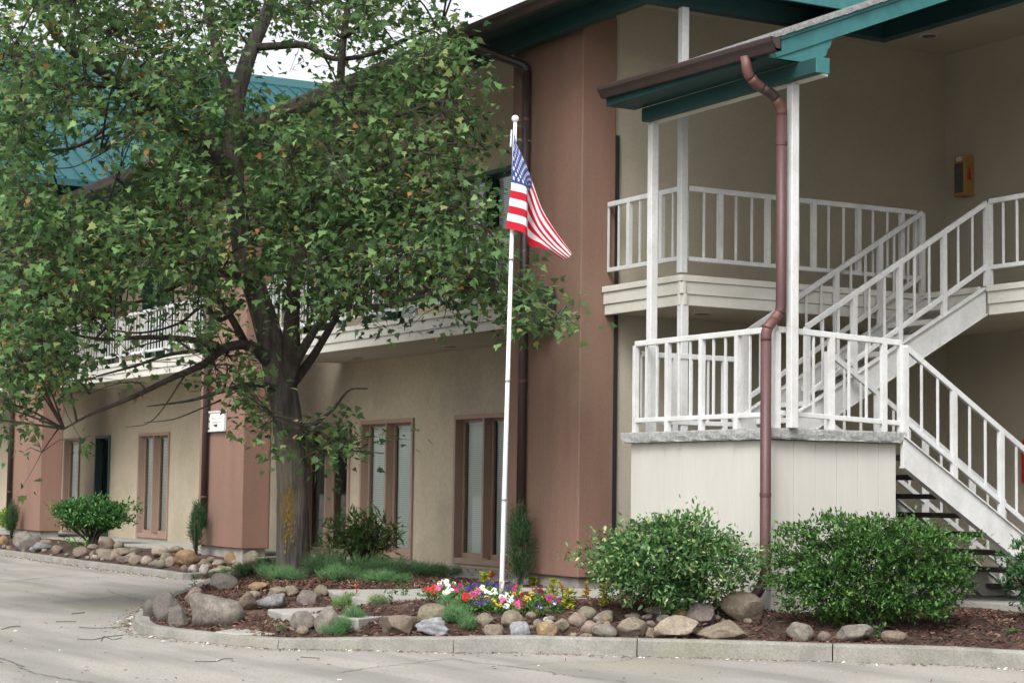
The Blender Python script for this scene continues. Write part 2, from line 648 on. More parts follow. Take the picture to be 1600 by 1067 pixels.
def rand_rot(n, tilt=None):
    """random frames: columns = axis, side, normal"""
    a = RNG.normal(size=(n, 3))
    if tilt is not None: a[:, 2] *= tilt
    a /= np.linalg.norm(a, axis=1)[:, None]
    b = RNG.normal(size=(n, 3))
    if tilt is not None:
        b = np.array([0, 0, 1.]) + b * tilt
    b -= (a * b).sum(1)[:, None] * a
    b /= np.linalg.norm(b, axis=1)[:, None]
    return np.stack([a, np.cross(b, a), b], 2)


def scatter(name, tmpl, tf, pos, frames, size, tint, mat, parent=None):
    n, k = len(pos), len(tmpl)
    v = np.einsum('nij,kj->nki', frames, tmpl) * size[:, None, None] + pos[:, None, :]
    f = (tf[None] + (np.arange(n) * k)[:, None, None]).reshape(-1, tf.shape[1])
    return np_mesh(name, v.reshape(-1, 3), f, mat, parent, np.repeat(tint, k, axis=0))


# shredded wood chips over the bed
chip_t = np.array([(-.5, -.14, 0), (.5, -.10, .04), (.5, .12, 0), (-.5, .14, .05), (0, 0, .14)], float)
chip_f = np.array([(0, 1, 4), (1, 2, 4), (2, 3, 4), (3, 0, 4)])
n = 75000
cx = RNG.uniform(-24, -9.5, n)
cy = RNG.uniform(5.8, 13.2, n)
cxy = np.stack([cx, cy], 1)
SLAB = [on_z(x, y, .352) for x, y in ((506, 920.5), (540, 930), (566, 934), (604, 935), (940, 936), (985, 920), (800, 917), (660, 919.5))]


def in_poly(pts, xy):
    r = np.zeros(len(xy), bool)
    for i in range(len(pts)):
        (x0, y0), (x1, y1) = pts[i][:2], pts[(i + 1) % len(pts)][:2]
        r ^= ((y0 > xy[:, 1]) != (y1 > xy[:, 1])) & (xy[:, 0] < (x1 - x0) * (xy[:, 1] - y0) / (y1 - y0 + 1e-12) + x0)
    return r


k = inside(cxy) & (kerb_dist(cxy) > .16) & ~in_poly(SLAB, cxy)
cxy = cxy[k]
n = len(cxy)
cp = np.concatenate([cxy, (bed_z(cxy) + RNG.uniform(-.002, .026, n))[:, None]], 1)
fr = rand_rot(n, .35)
pal = np.array([(.085, .040, .028), (.046, .024, .018), (.135, .072, .05), (.030, .017, .014), (.22, .145, .105)])
ct = pal[RNG.choice(5, n, p=[.35, .3, .18, .12, .05])] * RNG.uniform(.7, 1.25, (n, 1))
wood = scatter('mulch_chips', chip_t, chip_f, cp, fr, RNG.uniform(.018, .06, n), ct, M['chips'])
tag(wood, 'dark red brown shredded bark mulch covering the planting bed', 'mulch', kind='stuff')

# --- walkway and steps from the kerb to the building
def slab_from_px(pxs, z, z0, name, parent):
    pts = [on_z(x, y, z) for x, y in pxs]
    m = MB().prism([(p.x, p.y) for p in pts], 'z', z0, z)
    return m.build(name, M['concrete'], parent, bevel=.012)


walk = tag(thing('walkway', (-18, 8, 0), None, None), kind='structure')
slab_from_px([(335, 986), (390, 977), (430, 973), (456, 983), (430, 989), (370, 990)], .098, .0, 'apron_slab', walk)
slab_from_px([(418, 951), (440, 957), (470, 961), (560, 966), (640, 958), (560, 946), (505, 948)], .235, .05, 'step_slab', walk)
slab_from_px([(506, 920.5), (522, 926), (540, 930), (566, 934), (604, 935), (660, 934), (760, 935), (940, 936), (985, 920), (800, 917), (660, 919.5)], .352, .05, 'walk_slab', walk)
# concrete floor below the balcony and in the breezeway
MB().box(-62, -18.2, 11.30, 12.85, .05, .31).build('balcony_paving', M['concrete'], walk)
MB().box(-18.2, -6, 13.4, 16.5, .05, .335).build('breezeway_paving', M['concrete'], walk)

# ================================================================== BUILDING
B = thing('office_building', (-30, 12.7, 0), 'two storey tan stucco office building with brown piers, balconies and teal roof', 'building')
YW, YB, YC = 12.75, 11.4, 11.11
ZF, ZS, ZC = 3.60, 3.29, 6.80       # upper floor, balcony soffit, upper soffit


def wall_with_openings(x0, x1, z0, z1, ops, y0, y1, name, mat, parent):
    m = MB()
    xs = sorted({x0, x1} | {a for o in ops for a in (o[0], o[1])})
    for a, b in zip(xs[:-1], xs[1:]):
        op = [o for o in ops if o[0] <= a + 1e-6 and o[1] >= b - 1e-6]
        if not op:
            m.box(a, b, y0, y1, z0, z1)
        else:
            o = op[0]
            if o[2] > z0: m.box(a, b, y0, y1, z0, o[2])
            if o[3] < z1: m.box(a, b, y0, y1, o[3], z1)
    return m.build(name, mat, parent)


GW = [(-49.5, -47.8, 'w'), (-46.4, -44.6, 'w'), (-42.3, -41.2, 'w'), (-40.05, -39.15, 'd'), (-37.3, -35.58, 'w'), (-32.4, -30.62, 'w'), (-29.15, -27.44, 'e'), (-27.0, -25.27, 'w'), (-23.95, -22.3, 'w')]
UW = [(-49.5, -47.8, 'w'), (-42.3, -41.2, 'w'), (-40.1, -39.1, 'w'), (-37.3, -35.58, 'w'), (-34.2, -33.0, 'w'), (-32.1, -30.4, 'w'), (-29.4, -27.7, 'w'), (-27.0, -25.27, 'w'), (-24.05, -22.3, 'w')]
wall_with_openings(-62, -18.3, .27, ZS, [(a, b, .35 if t == 'w' else .30, 2.39) for a, b, t in GW], YW, YW + .22, 'ground_floor_wall', M['stucco'], B)
wall_with_openings(-62, -18.3, ZS + .002, 7.0, [(a, b, 3.66, 5.70) for a, b, t in UW], YW + .003, YW + .22, 'upper_floor_wall', M['stucco'], B)
MB().box(-62, -18.3, YW + 1.2, YW + 1.3, .27, 6.9).build('dark_room_backing', M['interior'], B)  # sheet behind the panes; darkness of the rooms put into its colour


def blind_mesh(x0, x1, y, z0, z1, pitch=.028):
    m = MB()
    z = z0
    while z < z1:
        m.add([(x0, y - .006, z), (x1, y - .006, z), (x1, y + .006, z + .025), (x0, y + .006, z + .025)], [(0, 1, 2, 3)])
        z += pitch
    m.box(x0, x1, y - .012, y + .012, z1 - .02, z1 + .015)
    return m


def window(x0, x1, z0, z1, y, kind, trim, blindmat, parent):
    """casing proud of the wall, sashes set back, glass, blinds"""
    c = .06
    m = MB()
    m.box(x0 - .03, x0 + c - .03, y - .035, y + .15, z0, z1).box(x1 - c + .03, x1 + .03, y - .035, y + .15, z0, z1)
    m.box(x0 + c - .03, x1 - c + .03, y - .033, y + .15, z1 - c, z1).box(x0 + c - .03, x1 - c + .03, y - .033, y + .15, z0, z0 + (c * 1.3 if kind != 'e' else .05))
    fr = m.build('window' if kind == 'w' else 'entrance', trim, parent, bevel=.006)
    xm = (x0 + x1) / 2
    if x1 - x0 > 1.3:
        cols = [(x0 + c - .03, xm - .025), (xm + .025, x1 - c + .03)]
        MB().box(xm - .025, xm + .025, y - .03, y + .15, z0 + .1, z1 - c).build('mullion', trim, fr, bevel=.005)
    else:
        cols = [(x0 + c - .03, x1 - c + .03)]
    zb, zt = z0 + (c * 1.3 if kind != 'e' else .05), z1 - c
    for i, (a, b) in enumerate(cols):
        s = .032
        yy = y + .09
        MB().box(a + .002, a + s, yy, yy + .045, zb, zt).box(b - s, b - .002, yy, yy + .045, zb, zt).box(a + s, b - s, yy + .001, yy + .045, zt - s, zt).box(a + s, b - s, yy + .001, yy + .045, zb, zb + s * 2.2).build('sash', trim, fr)
        MB().add([(a + s - .004, yy + .02, zb + s * 2.2 - .004), (b - s + .004, yy + .02, zb + s * 2.2 - .004), (b - s + .004, yy + .02, zt - s + .004), (a + s - .004, yy + .02, zt - s + .004)], [(0, 1, 2, 3)]).build('pane', M['glass'], fr)
        if not (kind in 'ed' and i == len(cols) - 1):
            blind_mesh(a + .03, b - .03, yy + .075, zb + .06, zt - .04).build('blind', blindmat, fr)
    return fr


door_no = None
for a, b, t in GW:
    w = window(a, b, .35 if t == 'w' else .30, 2.39, YW, t, M['win_brown'] if t != 'd' else M['win_green'], M['blind'], B)
    if t == 'e': door_no = w
for a, b, t in UW:
    window(a, b, 3.66, 5.70, YW + .003, t, M['win_green'], M['blind_up'], B)
# the number 108 on the entrance glass
fc = bpy.data.curves.new('house_number', 'FONT')
fc.body = '108'
fc.size = .17
fc.extrude = .001
fo_t = bpy.data.objects.new('number_text', fc)
COL.objects.link(fo_t)
bpy.context.view_layer.update()
me_no = bpy.data.meshes.new_from_object(fo_t.evaluated_get(bpy.context.evaluated_depsgraph_get()))
bpy.data.objects.remove(fo_t)
me_no.materials.clear()
fo = link('house_number', me_no, M['white'])
fo.location = (-27.98, YW + .108, 2.0)
fo.rotation_euler = (math.pi / 2, 0, 0)
attach(fo, door_no)

# piers with concrete footing
for xa, xb in ((-19.60, -18.04), (-29.60, -27.73), (-40.60, -38.46), (-50.9, -49.3)):
    p = MB().box(xa, xb, YC, YC + .44, .43, 6.62).build('pier', M['brown'], B, bevel=.012)
    MB().box(xa + .06, xb - .06, YC + .05, YC + .42, .05, .428).build('footing', M['footing'], p)

# balcony floor and fascia boards
def fascia(a, b, nrm, parent):
    """three stepped boards along an edge from a to b (plan), outward normal nrm"""
    a, b, nrm = Vector((*a, 0)), Vector((*b, 0)), Vector((*nrm, 0))
    for z0, z1, out in ((3.535, 3.60, .045), (3.405, 3.533, .025), (3.29, 3.403, .008)):
        m = MB().bar(a + nrm * (out - .02) + Vector((0, 0, (z0 + z1) / 2)), b + nrm * (out - .02) + Vector((0, 0, (z0 + z1) / 2)), .04, z1 - z0)
        m.build('fascia_board', M['offwhite'], parent, bevel=.004)


for xa, xb in ((-27.70, -19.62), (-38.43, -29.62), (-49.28, -40.62), (-62, -50.92)):
    s = MB().box(xa, xb, YB + .04, YW, 3.30, 3.595).build('balcony_slab', M['ceil'], B)
    fascia((xa, YB + .02), (xb, YB + .02), (0, -1), s)
s = MB().box(-18.03, -16.56, YB + .04, 16.4, 3.30, 3.595).build('balcony_slab', M['ceil'], B)
fascia((-18.03, YB + .02), (-16.50, YB + .02), (0, -1), s)
fascia((-16.55, YB - .02), (-16.55, 14.62), (1, 0), s)
s = MB().box(-16.555, -6, 14.66, 16.4, 3.30, 3.596).build('landing_slab', M['ceil'], B)
fascia((-15.46, 14.63), (-6, 14.63), (0, -1), s)
fascia((-16.5, 14.63), (-15.58, 14.63), (0, -1), s)

# breezeway walls
MB().box(-18.3, -18.08, 11.56, 16.6, .27, 7.0).build('side_wall', M['stucco_in'], B)
MB().box(-18.08, -6, 16.4, 16.6, .27, 7.0).build('rear_wall', M['stucco_in'], B)
MB().box(-10.2, -10.0, 13.6, 16.4, .27, 7.0).build('unseen_light_closure', M['stucco_in'], B)  # unseen closing wall, added to limit light entering the breezeway from the right
MB().box(-18.085, -18.045, 11.55, 11.60, .5, 5.3).build('shadow_gap_strip', M['black'], B)  # black strip standing in for the shadow gap behind the pier

# soffits, beams, eaves
MB().box(-62, -16.52, 10.92, 22, ZC, ZC + .08).build('upper_soffit', M['ceil'], B)
MB().box(-16.52, -6, 14.12, 22, ZC + .001, ZC + .08).build('landing_soffit', M['ceil'], B)
ZBM = 6.40
MB().box(-62, -16.50, 10.90, 11.02, ZBM, 6.60).build('eave_beam', M['teal_shaded'], B, bevel=.006)
MB().box(-16.64, -16.501, 11.02, 14.20, ZBM + .002, 6.60).build('eave_beam', M['teal_shaded'], B)
MB().box(-16.50, -6, 14.06, 14.20, ZBM + .002, 6.60).build('eave_beam', M['teal_shaded'], B)
MB().box(-62, -16.64, 11.02, 11.32, 6.56, ZC - .002).build('soffit_step', M['ceil'], B)
MB().box(-16.96, -16.64, 11.32, 14.5, 6.56, ZC - .002).build('soffit_step', M['ceil'], B)
MB().box(-16.64, -6, 14.20, 14.5, 6.56, ZC - .002).build('soffit_step', M['ceil'], B)
MB().box(-62, -16.05, 10.50, 11.0, 6.60, 6.66).build('eave_soffit', M['teal_shaded'], B)
MB().box(-16.62, -16.05, 11.0, 13.6, 6.602, 6.66).build('eave_soffit', M['teal_shaded'], B)
MB().box(-16.62, -6, 13.6, 14.2, 6.604, 6.66).build('eave_soffit', M['teal_shaded'], B)
MB().box(-16.048, -16.01, 10.5, 13.6, 6.50, 6.80).build('fascia_board', M['teal'], B)
# main roof: low slope metal sheets up to a ridge
MB().prism([(10.46, 6.665), (10.46, 6.70), (17.5, 9.05), (24.5, 6.7), (24.5, 6.665), (17.5, 9.0)], 'x', -62, -16.02).build('main_roof', M['teal_metal'], B)
MB().prism([(13.6, 6.662), (13.6, 6.70), (17.5, 8.0), (24.5, 6.7), (24.5, 6.662), (17.5, 7.95)], 'x', -16.0, -6).build('breezeway_roof', M['teal_metal'], B)
# gutter (K profile) and downspouts
def gutter(x0, x1, yb, zt, name, parent, h=.125, d=.125, dz=0.0):
    prof = [(yb, zt), (yb, zt - h), (yb - d * .55, zt - h), (yb - d * .75, zt - h * .62), (yb - d * .95, zt - h * .35), (yb - d, zt - h * .12), (yb - d, zt),
            (yb - d + .012, zt), (yb - d * .9, zt - h * .3), (yb - d * .5, zt - h * .85), (yb - .01, zt - h * .85), (yb - .01, zt)]
    m = MB().prism(prof, 'x', x0, x1)
    m.v = [(x, y, z + dz * (x - x0) / (x1 - x0)) for x, y, z in m.v]
    # end caps
    for xe in (x0, x1):
        zz_ = zt + dz * (xe - x0) / (x1 - x0)
        m.add([(xe, yb, zz_), (xe, yb, zz_ - h), (xe, yb - d * .55, zz_ - h), (xe, yb - d, zz_ - h * .2), (xe, yb - d, zz_)], [(0, 1, 2, 3, 4)])
    g = m.build(name, M['gutter'], parent)
    return g


gutter(-62, -16.06, 10.50, 6.66, 'roof_gutter', B)


def downspout(path, w, d, mats, parent, straps=()):
    """rounded pipe along a polyline; corners are eased, each run keeps its own finish"""
    P_ = [Vector(p) for p in path]
    root = None
    runs = []
    for i in range(len(P_) - 1):
        a, b = P_[i], P_[i + 1]
        L_ = (b - a).length
        e0 = min(.07, L_ * .35) if i > 0 else 0
        e1 = min(.07, L_ * .35) if i < len(P_) - 2 else 0
        dr = (b - a).normalized()
        runs.append((a + dr * e0, b - dr * e1, mats[i] if isinstance(mats, list) else mats))
    for i, (a, b, mat) in enumerate(runs):
        pts = [a, b]
        if i < len(runs) - 1:                        # eased elbow into the next run
            c, q = P_[i + 1], runs[i + 1][0]
            pts += [(b * (1 - t) * (1 - t) + c * (2 * t * (1 - t)) + q * (t * t)) for t in (.25, .5, .75, 1)]
        o = MB().tube(pts, w * .5, 14).build('downspout' if root is None else 'pipe', mat, parent if root is None else root, smooth=False)
        for f_ in o.data.polygons: f_.use_smooth = len(f_.vertices) == 4
        if root is None: root = o
    for s_ in straps:
        MB().tube([Vector(s_) - Vector((0, 0, .016)), Vector(s_) + Vector((0, 0, .016))], w * .5 + .004, 14).build('strap', M['spout'], root)
    return root


for xs, g in ((on_y(821, 250, 11.04).x, .72), (on_y(322, 640, 11.04).x, .72), (on_y(26, 420, 11.04).x, .72)):
    downspout([(xs - .35, 10.44, 6.60), (xs - .30, 10.47, 6.44), (xs, 11.04, 6.22), (xs, 11.04, g)], .105, .085, M['gutter'], B, [(xs, 11.04, 5.6), (xs, 11.04, 4.4), (xs, 11.04, 2.6), (xs, 11.04, 1.2)])

# recessed lights
for x, y, z in ((-17.25, 12.17, 3.30), (-23.34, 12.3, 3.30), (-26.28, 12.3, 3.30), (-17.37, 15.5, ZC)):
    a = [(x + .11 * math.cos(k * math.pi / 10), y + .11 * math.sin(k * math.pi / 10)) for k in range(20)]
    r = MB().prism(a, 'z', z - .012, z - .001).build('recessed_light', M['trim_ring'], B)
    a = [(x + .085 * math.cos(k * math.pi / 10), y + .085 * math.sin(k * math.pi / 10)) for k in range(20)]
    MB().prism(a, 'z', z - .016, z - .0125).build('lens', M['lamp'], r)

# balcony railings
UB = unit_box()
UB.materials.append(M['white'])


def railing(a, b, h_top, h_bot, parent, step=.2, pattern='Wtt', start_post=True, end_post=True, name='railing', wide=.056, thin=.021, rail=(.042, .055), posts_down=True, z_down=None, skip=()):
    """a, b: floor-line points; rails follow the slope; each post and baluster is its own object"""
    a, b = Vector(a), Vector(b)
    up = Vector((0, 0, 1))
    r = MB().bar(a + up * h_top, b + up * h_top, rail[0], rail[1]).bar(a + up * h_bot, b + up * h_bot, rail[0] * .9, rail[1] * .85)
    r = r.build(name, M['white'], parent, bevel=.006)
    L = (b - a).length
    d2 = Vector((b.x - a.x, b.y - a.y, 0))
    ang = math.atan2(d2.y, d2.x)
    Lh = d2.length
    n = max(1, round(Lh / step))
    for i in range(n + 1):
        t = i / n
        p = a.lerp(b, t)
        c = pattern[i % len(pattern)]
        if i == 0: c = 'W' if start_post else 't'
        if i == n: c = 'W' if end_post else 't'
        if i in skip: continue
        w = wide if c == 'W' else thin
        o = bpy.data.objects.new('post' if c == 'W' else 'baluster', UB)
        COL.objects.link(o)
        drop = 0 if (c == 'W' and posts_down) else h_bot
        slope = (b.z - a.z) / Lh if Lh else 0
        o.location = p + up * drop
        o.rotation_euler = (0, 0, ang)
        o.scale = (w, w * (.8 if c == 'W' else .9), h_top - drop - rail[1] * .3)
        o.parent = r
    return r


for xa, xb in ((-27.70, -19.62), (-38.43, -29.62), (-49.28, -40.62)):
    railing((xa, YB + .06, ZF), (xb, YB + .06, ZF), .86, .14, B, step=.155, pattern='Wttttttt', name='balcony_railing')
railing((-18.02, YB + .05, ZF), (-16.56, YB + .05, ZF), .91, .185, B, step=.21, pattern='ttW', start_post=False, name='balcony_railing', posts_down=False)
railing((-16.56, YB + .09, ZF), (-16.56, 14.58, ZF), .91, .175, B, step=.205, pattern='ttW', start_post=False, name='balcony_railing', posts_down=False)
railing((-15.48, 14.66, ZF), (-10.2, 14.66, ZF), .91, .2, B, step=.2, pattern='Wtt', name='landing_railing')
# tall white corner post and its lower length
MB().box(-16.60, -16.515, YB - .02, YB + .065, 3.62, 6.602).build('corner_post', M['white'], B, bevel=.008)
MB().box(-16.60, -16.51, YB - .01, YB + .08, .29, 3.29).build('corner_post', M['white'], B, bevel=.008)
MB().box(-16.604, -16.511, YB - .024, YB + .069, 6.50, 6.598).build('post_cap', M['teal'], B)

# left wing: high standing-seam roof turned towards the camera side
XR, ZR, QQ, XE = -42.0, 10.88, .5, -33.8
ROOF_Y0, ROOF_Y1 = 8.7, 24.0
zE = ZR - QQ * (XE - XR)
wing = MB().prism([(XE, zE), (XR, ZR), (XR - 9, ZR - 9 * QQ), (XR - 9, ZR - 9 * QQ - .1), (XR, ZR - .12), (XE, zE - .12)], 'y', ROOF_Y0, ROOF_Y1).build('wing_roof', M['teal_metal'], B)
seam_me = bpy.data.meshes.new('seam')
sm = MB().bar((XR, 0, ZR + .02), (XE, 0, zE + .02), .035, .05)
seam_me.from_pydata(sm.v, [], sm.f)
seam_me.materials.append(M['teal_metal'])
y = ROOF_Y0 + .1
while y < 21:
    o = bpy.data.objects.new('seam', seam_me)
    COL.objects.link(o)
    o.location = (0, y, 0)
    o.parent = wing
    y += .31
MB().prism([(XR + .02, ZR + .06), (XR + .55, ZR - .55 * QQ + .045), (XR + .55, ZR - .55 * QQ - .01), (XR, ZR - .02), (XR - .5, ZR - .5 * QQ - .01), (XR - .5, ZR - .5 * QQ + .045)], 'y', ROOF_Y0 - .02, ROOF_Y1).build('ridge_cap', M['teal_metal'], wing)
MB().box(-50.9, -34.2, 14, 23, 6.7, 7.2).build('wing_wall', M['stucco'], B)

# ================================================================== OUTDOOR STAIRCASE
S = thing('outdoor_staircase', (-15.4, 12, .25), 'white railed outdoor staircase with landing deck, siding base and small shingled roof', 'staircase')
# deck slab with chipped edge
m = MB()
nx, ny = 46, 30
X0, X1, Y0, Y1 = -16.64, -14.13, 10.74, 12.33
ring = [(X0 + (X1 - X0) * i / nx, Y0) for i in range(nx)] + [(X1, Y0 + (Y1 - Y0) * i / ny) for i in range(ny)] + [(X1 - (X1 - X0) * i / nx, Y1) for i in range(nx)] + [(X0, Y1 - (Y1 - Y0) * i / ny) for i in range(ny)]
N = len(ring)
for zi, (z, inset, amp) in enumerate(((1.955, .004, .003), (1.945, 0, .005), (1.905, 0, .010), (1.87, .003, .014), (1.853, .006, .02))):
    for i, (x, y) in enumerate(ring):
        c = Vector((x - (X0 + X1) / 2, y - (Y0 + Y1) / 2, 0)).normalized()
        j = inset + amp * (.5 + noise.noise(Vector((x * 9, y * 9, z * 30))))
        m.v.append((x - c.x * j, y - c.y * j, z + (.008 * noise.noise(Vector((x * 12, y * 12, 4))) if zi > 2 else 0)))
for k in range(4):
    for i in range(N):
        m.f.append((k * N + i, (k + 1) * N + i, (k + 1) * N + (i + 1) % N, k * N + (i + 1) % N))
m.f.append(tuple(range(N)))
m.f.append(tuple(4 * N + i for i in range(N))[::-1])
m.build('deck_slab', M['slab_edge'], S)
# siding base: one board after another
base = MB().box(-16.53, -14.24, 10.83, 12.26, .2, 1.85).build('siding_backing', M['siding'], S)
w = .29
x = -16.55
while x < -14.24:
    x2 = min(x + w, -14.222)
    MB().box(x + .001, x2 - .001, 10.812, 10.829, .22, 1.848).build('siding_board', M['siding'], base, bevel=.0025)
    x = x2 + (0 if x2 < -14.23 else 1)
y = 10.812
while y < 12.25:
    y2 = min(y + w * .86, 12.27)
    MB().box(-14.239, -14.222, y + .0015, y2 - .0015, .22, 1.848).build('siding_board', M['siding'], base, bevel=.003)
    y = y2
MB().box(-14.245, -14.205, 10.795, 10.835, .2, 1.85).build('corner_board', M['siding'], base, bevel=.004)
# deck railings
railing((-16.52, 10.84, 1.955), (-14.21, 10.84, 1.955), .90, .125, S, step=.2, pattern='Wtt', name='deck_railing')
_dr = railing((-14.20, 10.85, 1.955), (-14.20, 12.31, 1.90), .90, .14, S, step=.21, pattern='Wtt', name='deck_railing', start_post=True)
railing((-16.52, 10.9, 1.955), (-16.52, 12.15, 1.955), .80, .12, S, step=.21, pattern='ttW', start_post=False, name='deck_railing')
# roof posts
for x in (-16.42, -14.12):
    MB().box(x - .042, x + .042, 10.92, 11.005, 1.955, 5.115).build('roof_post', M['white'], S, bevel=.008)

# flights
def stringer(x, w, ya, za, yb, zb, depth, name='stringer'):
    """sloped channel, top edge from (ya,za) to (yb,zb), vertical depth"""
    m = MB().prism([(ya, za), (yb, zb), (yb, zb - depth), (ya, za - depth)], 'x', x - w / 2, x + w / 2)
    o = m.build(name, M['white'], S, bevel=.004)
    MB().prism([(ya, za + .001), (yb, zb + .001), (yb, zb + .016), (ya, za + .016)], 'x', x - w / 2 - .012, x + w / 2 + .025).build('flange', M['white'], o)
    MB().prism([(ya, za - depth - .001), (yb, zb - depth - .001), (yb, zb - depth - .016), (ya, za - depth - .016)], 'x', x - w / 2 - .012, x + w / 2 + .02).build('flange', M['white'], o)
    return o


# upper flight: rises along +Y between x=-16.47 and -15.55
US = .572
for x in (-15.53, -16.46):
    stringer(x, .05, 12.02, 2.49 + US * (12.02 - 12.73) + .03, 14.63, 2.49 + US * (14.63 - 12.73), .27)
for i in range(8):
    y = 12.28 + i * .295
    z = 1.955 + (i + 1) * .1825
    MB().box(-16.43, -15.56, y, y + .29, z - .055, z).build('tread', M['tread'], S, bevel=.006)
# lower flight: falls along +Y between x=-15.36 and -14.17
LS = -.607
for x in (-14.16, -15.38):
    stringer(x, .05, 12.29, 1.905, 14.85, 1.905 + LS * (14.85 - 12.29), .27)
for i in range(8):
    y = 12.34 + i * .302
    z = 1.93 - (i + 1) * .1835
    MB().box(-15.35, -14.19, y, y + .30, z - .05, z).build('tread', M['wood_dark'], S, bevel=.006)


def stair_rail(x, ya, za_top, yb, zb_top, off_bot, base_line, step, name='stair_railing', first_down=None, pattern='Wtt'):
    """sloping railing; top rail from (ya,za_top) to (yb,zb_top); balusters from the bottom rail; posts reach the stringer line"""
    r = MB().bar((x, ya, za_top - .03), (x, yb, zb_top - .03), .042, .055).bar((x, ya, za_top - .03 - off_bot), (x, yb, zb_top - .03 - off_bot), .04, .05)
    r = r.build(name, M['white'], S, bevel=.006)
    n = round(abs(yb - ya) / step)
    for i in range(n + 1):
        t = i / n
        y = ya + (yb - ya) * t
        zt = za_top + (zb_top - za_top) * t - .03
        c = pattern[i % len(pattern)]
        if i in (0, n): c = 'W'
        o = bpy.data.objects.new('post' if c == 'W' else 'baluster', UB)
        COL.objects.link(o)
        wd = .056 if c == 'W' else .021
        zb_ = zt - off_bot
        if c == 'W': zb_ = max(base_line(y) if not (i == 0 and first_down) else first_down, .3)
        o.location = (x, y, zb_)
        o.scale = (wd * .85, wd, zt - zb_)
        o.parent = r
    return r


up_line = lambda y: 2.49 + US * (y - 12.73) + .01
lo_line = lambda y: 1.905 + LS * (y - 12.29) + .01
stair_rail(-15.53, 12.24, 3.07, 14.66, 4.53, .68, up_line, .2, first_down=1.955)
stair_rail(-16.48, 12.17, 3.06, 14.60, 4.53, .70, up_line, .2, first_down=1.955)
stair_rail(-14.16, 12.33, 2.79, 14.75, 2.79 - .618 * 2.42, .70, lo_line, .21, first_down=1.9)
stair_rail(-15.40, 12.40, 2.82, 14.75, 2.82 - .618 * 2.35, .70, lo_line, .21, first_down=1.9)

# small roof: shed rising along +Y from the gutter
PIT = .40
yE, zE_ = 10.50, 5.335
yTop = 13.55
rz = lambda y: zE_ + PIT * (y - yE)
XA, XB_ = -16.58, -13.90
MB().prism([(yE, rz(yE) - .06), (yE, rz(yE) + .02), (yTop, rz(yTop) + .02), (yTop, rz(yTop) - .06)], 'x', XA, XB_).build('roof_deck', M['teal_shaded'], S)
rk = MB().prism([(yE + .06, rz(yE + .06) - .10), (yE + .06, rz(yE + .06) + .045), (yTop, rz(yTop) + .045), (yTop, rz(yTop) - .115)], 'x', XB_ + .001, XB_ + .04).build('rake_board', M['teal'], S, bevel=.004)
MB().prism([(yE + .05, rz(yE + .05) + .047), (yE + .05, rz(yE + .05) + .085), (yTop, rz(yTop) + .085), (yTop, rz(yTop) + .047)], 'x', XB_ + .001, XB_ + .055).build('rake_trim', M['teal'], S, bevel=.003)
# shingle courses
y = yE - .03
i = 0
while y < yTop - .1:
    j = .012 * ((i * 7) % 5) / 5
    m = MB().prism([(y, rz(y) + .135), (y + .19, rz(y + .19) + .105), (y + .19, rz(y + .19) + .09), (y, rz(y) + .082)], 'x', XA - .02, XB_ + .075 + j)
    m.build('shingle_course', M['shingle'], S)
    y += .145
    i += 1
MB().box(XA, XB_, 10.505, 10.84, 5.262, 5.274).build('eave_soffit', M['teal_shaded'], S)
MB().box(XA, XB_ + .03, 10.49, 10.508, 5.262, 5.42).build('eave_fascia', M['teal_shaded'], S)
MB().prism([(XA, 5.11), (XA + .4, 5.11), (XA + .4, 5.26), (XA, 5.26)], 'y', 10.845, 10.86)
MB().box(-16.44, -13.62, 10.83, 10.92, 5.118, 5.255).build('eave_beam', M['teal_shaded'], S, bevel=.005)
MB().box(-13.619, -13.60, 10.825, 10.97, 5.115, 5.258).build('beam_end', M['teal'], S, bevel=.003)
MB().box(-16.40, -13.70, 10.925, 11.03, 5.116, 5.25).build('header', M['offwhite'], S)
# scrolled bracket under the rake
br = [(10.52, 5.27), (10.62, 5.262), (11.02, 5.262), (11.05, 5.275), (11.06, 5.31), (11.11, 5.335), (11.15, 5.36), (11.165, 5.41), (11.20, 5.45), (11.22, 5.52), (10.56, 5.27)]
MB().prism(br, 'x', XB_ - .02, XB_ + .026).build('bracket', M['teal'], S)
MB().box(XB_ - .02, XB_ + .03, 10.505, 11.05, 5.262, 5.30).build('bracket_shelf', M['teal'], S)
gutter(-16.58, -13.68, 10.49, 5.455, 'gutter', S, h=.12, d=.115, dz=-.055)
# its downspout, with elbows top, middle and bottom
dsx = on_y(1221, 320, 10.84).x
lo_p = on_y(1196, 760, 10.66)
pth = [(dsx, 10.43, 5.31), (dsx, 10.45, 5.15), (dsx, 10.56, 5.06), (dsx, 10.73, 5.00), (dsx, 10.84, 4.88), (dsx, 10.84, 3.02), (dsx - .02, 10.80, 2.96), (lo_p.x, 10.68, 2.86), (lo_p.x, 10.66, 2.80), (lo_p.x, 10.66, .60), (lo_p.x - .03, 10.58, .45), (lo_p.x - .06, 10.48, .40)]
el = M['spout_elbow']
downspout(pth, .098, .09, [el, el, M['gutter'], el, M['spout'], el, el, el, M['spout'], M['spout'], M['spout']], S, [(dsx, 10.84, 4.55), (lo_p.x, 10.66, 1.35)])

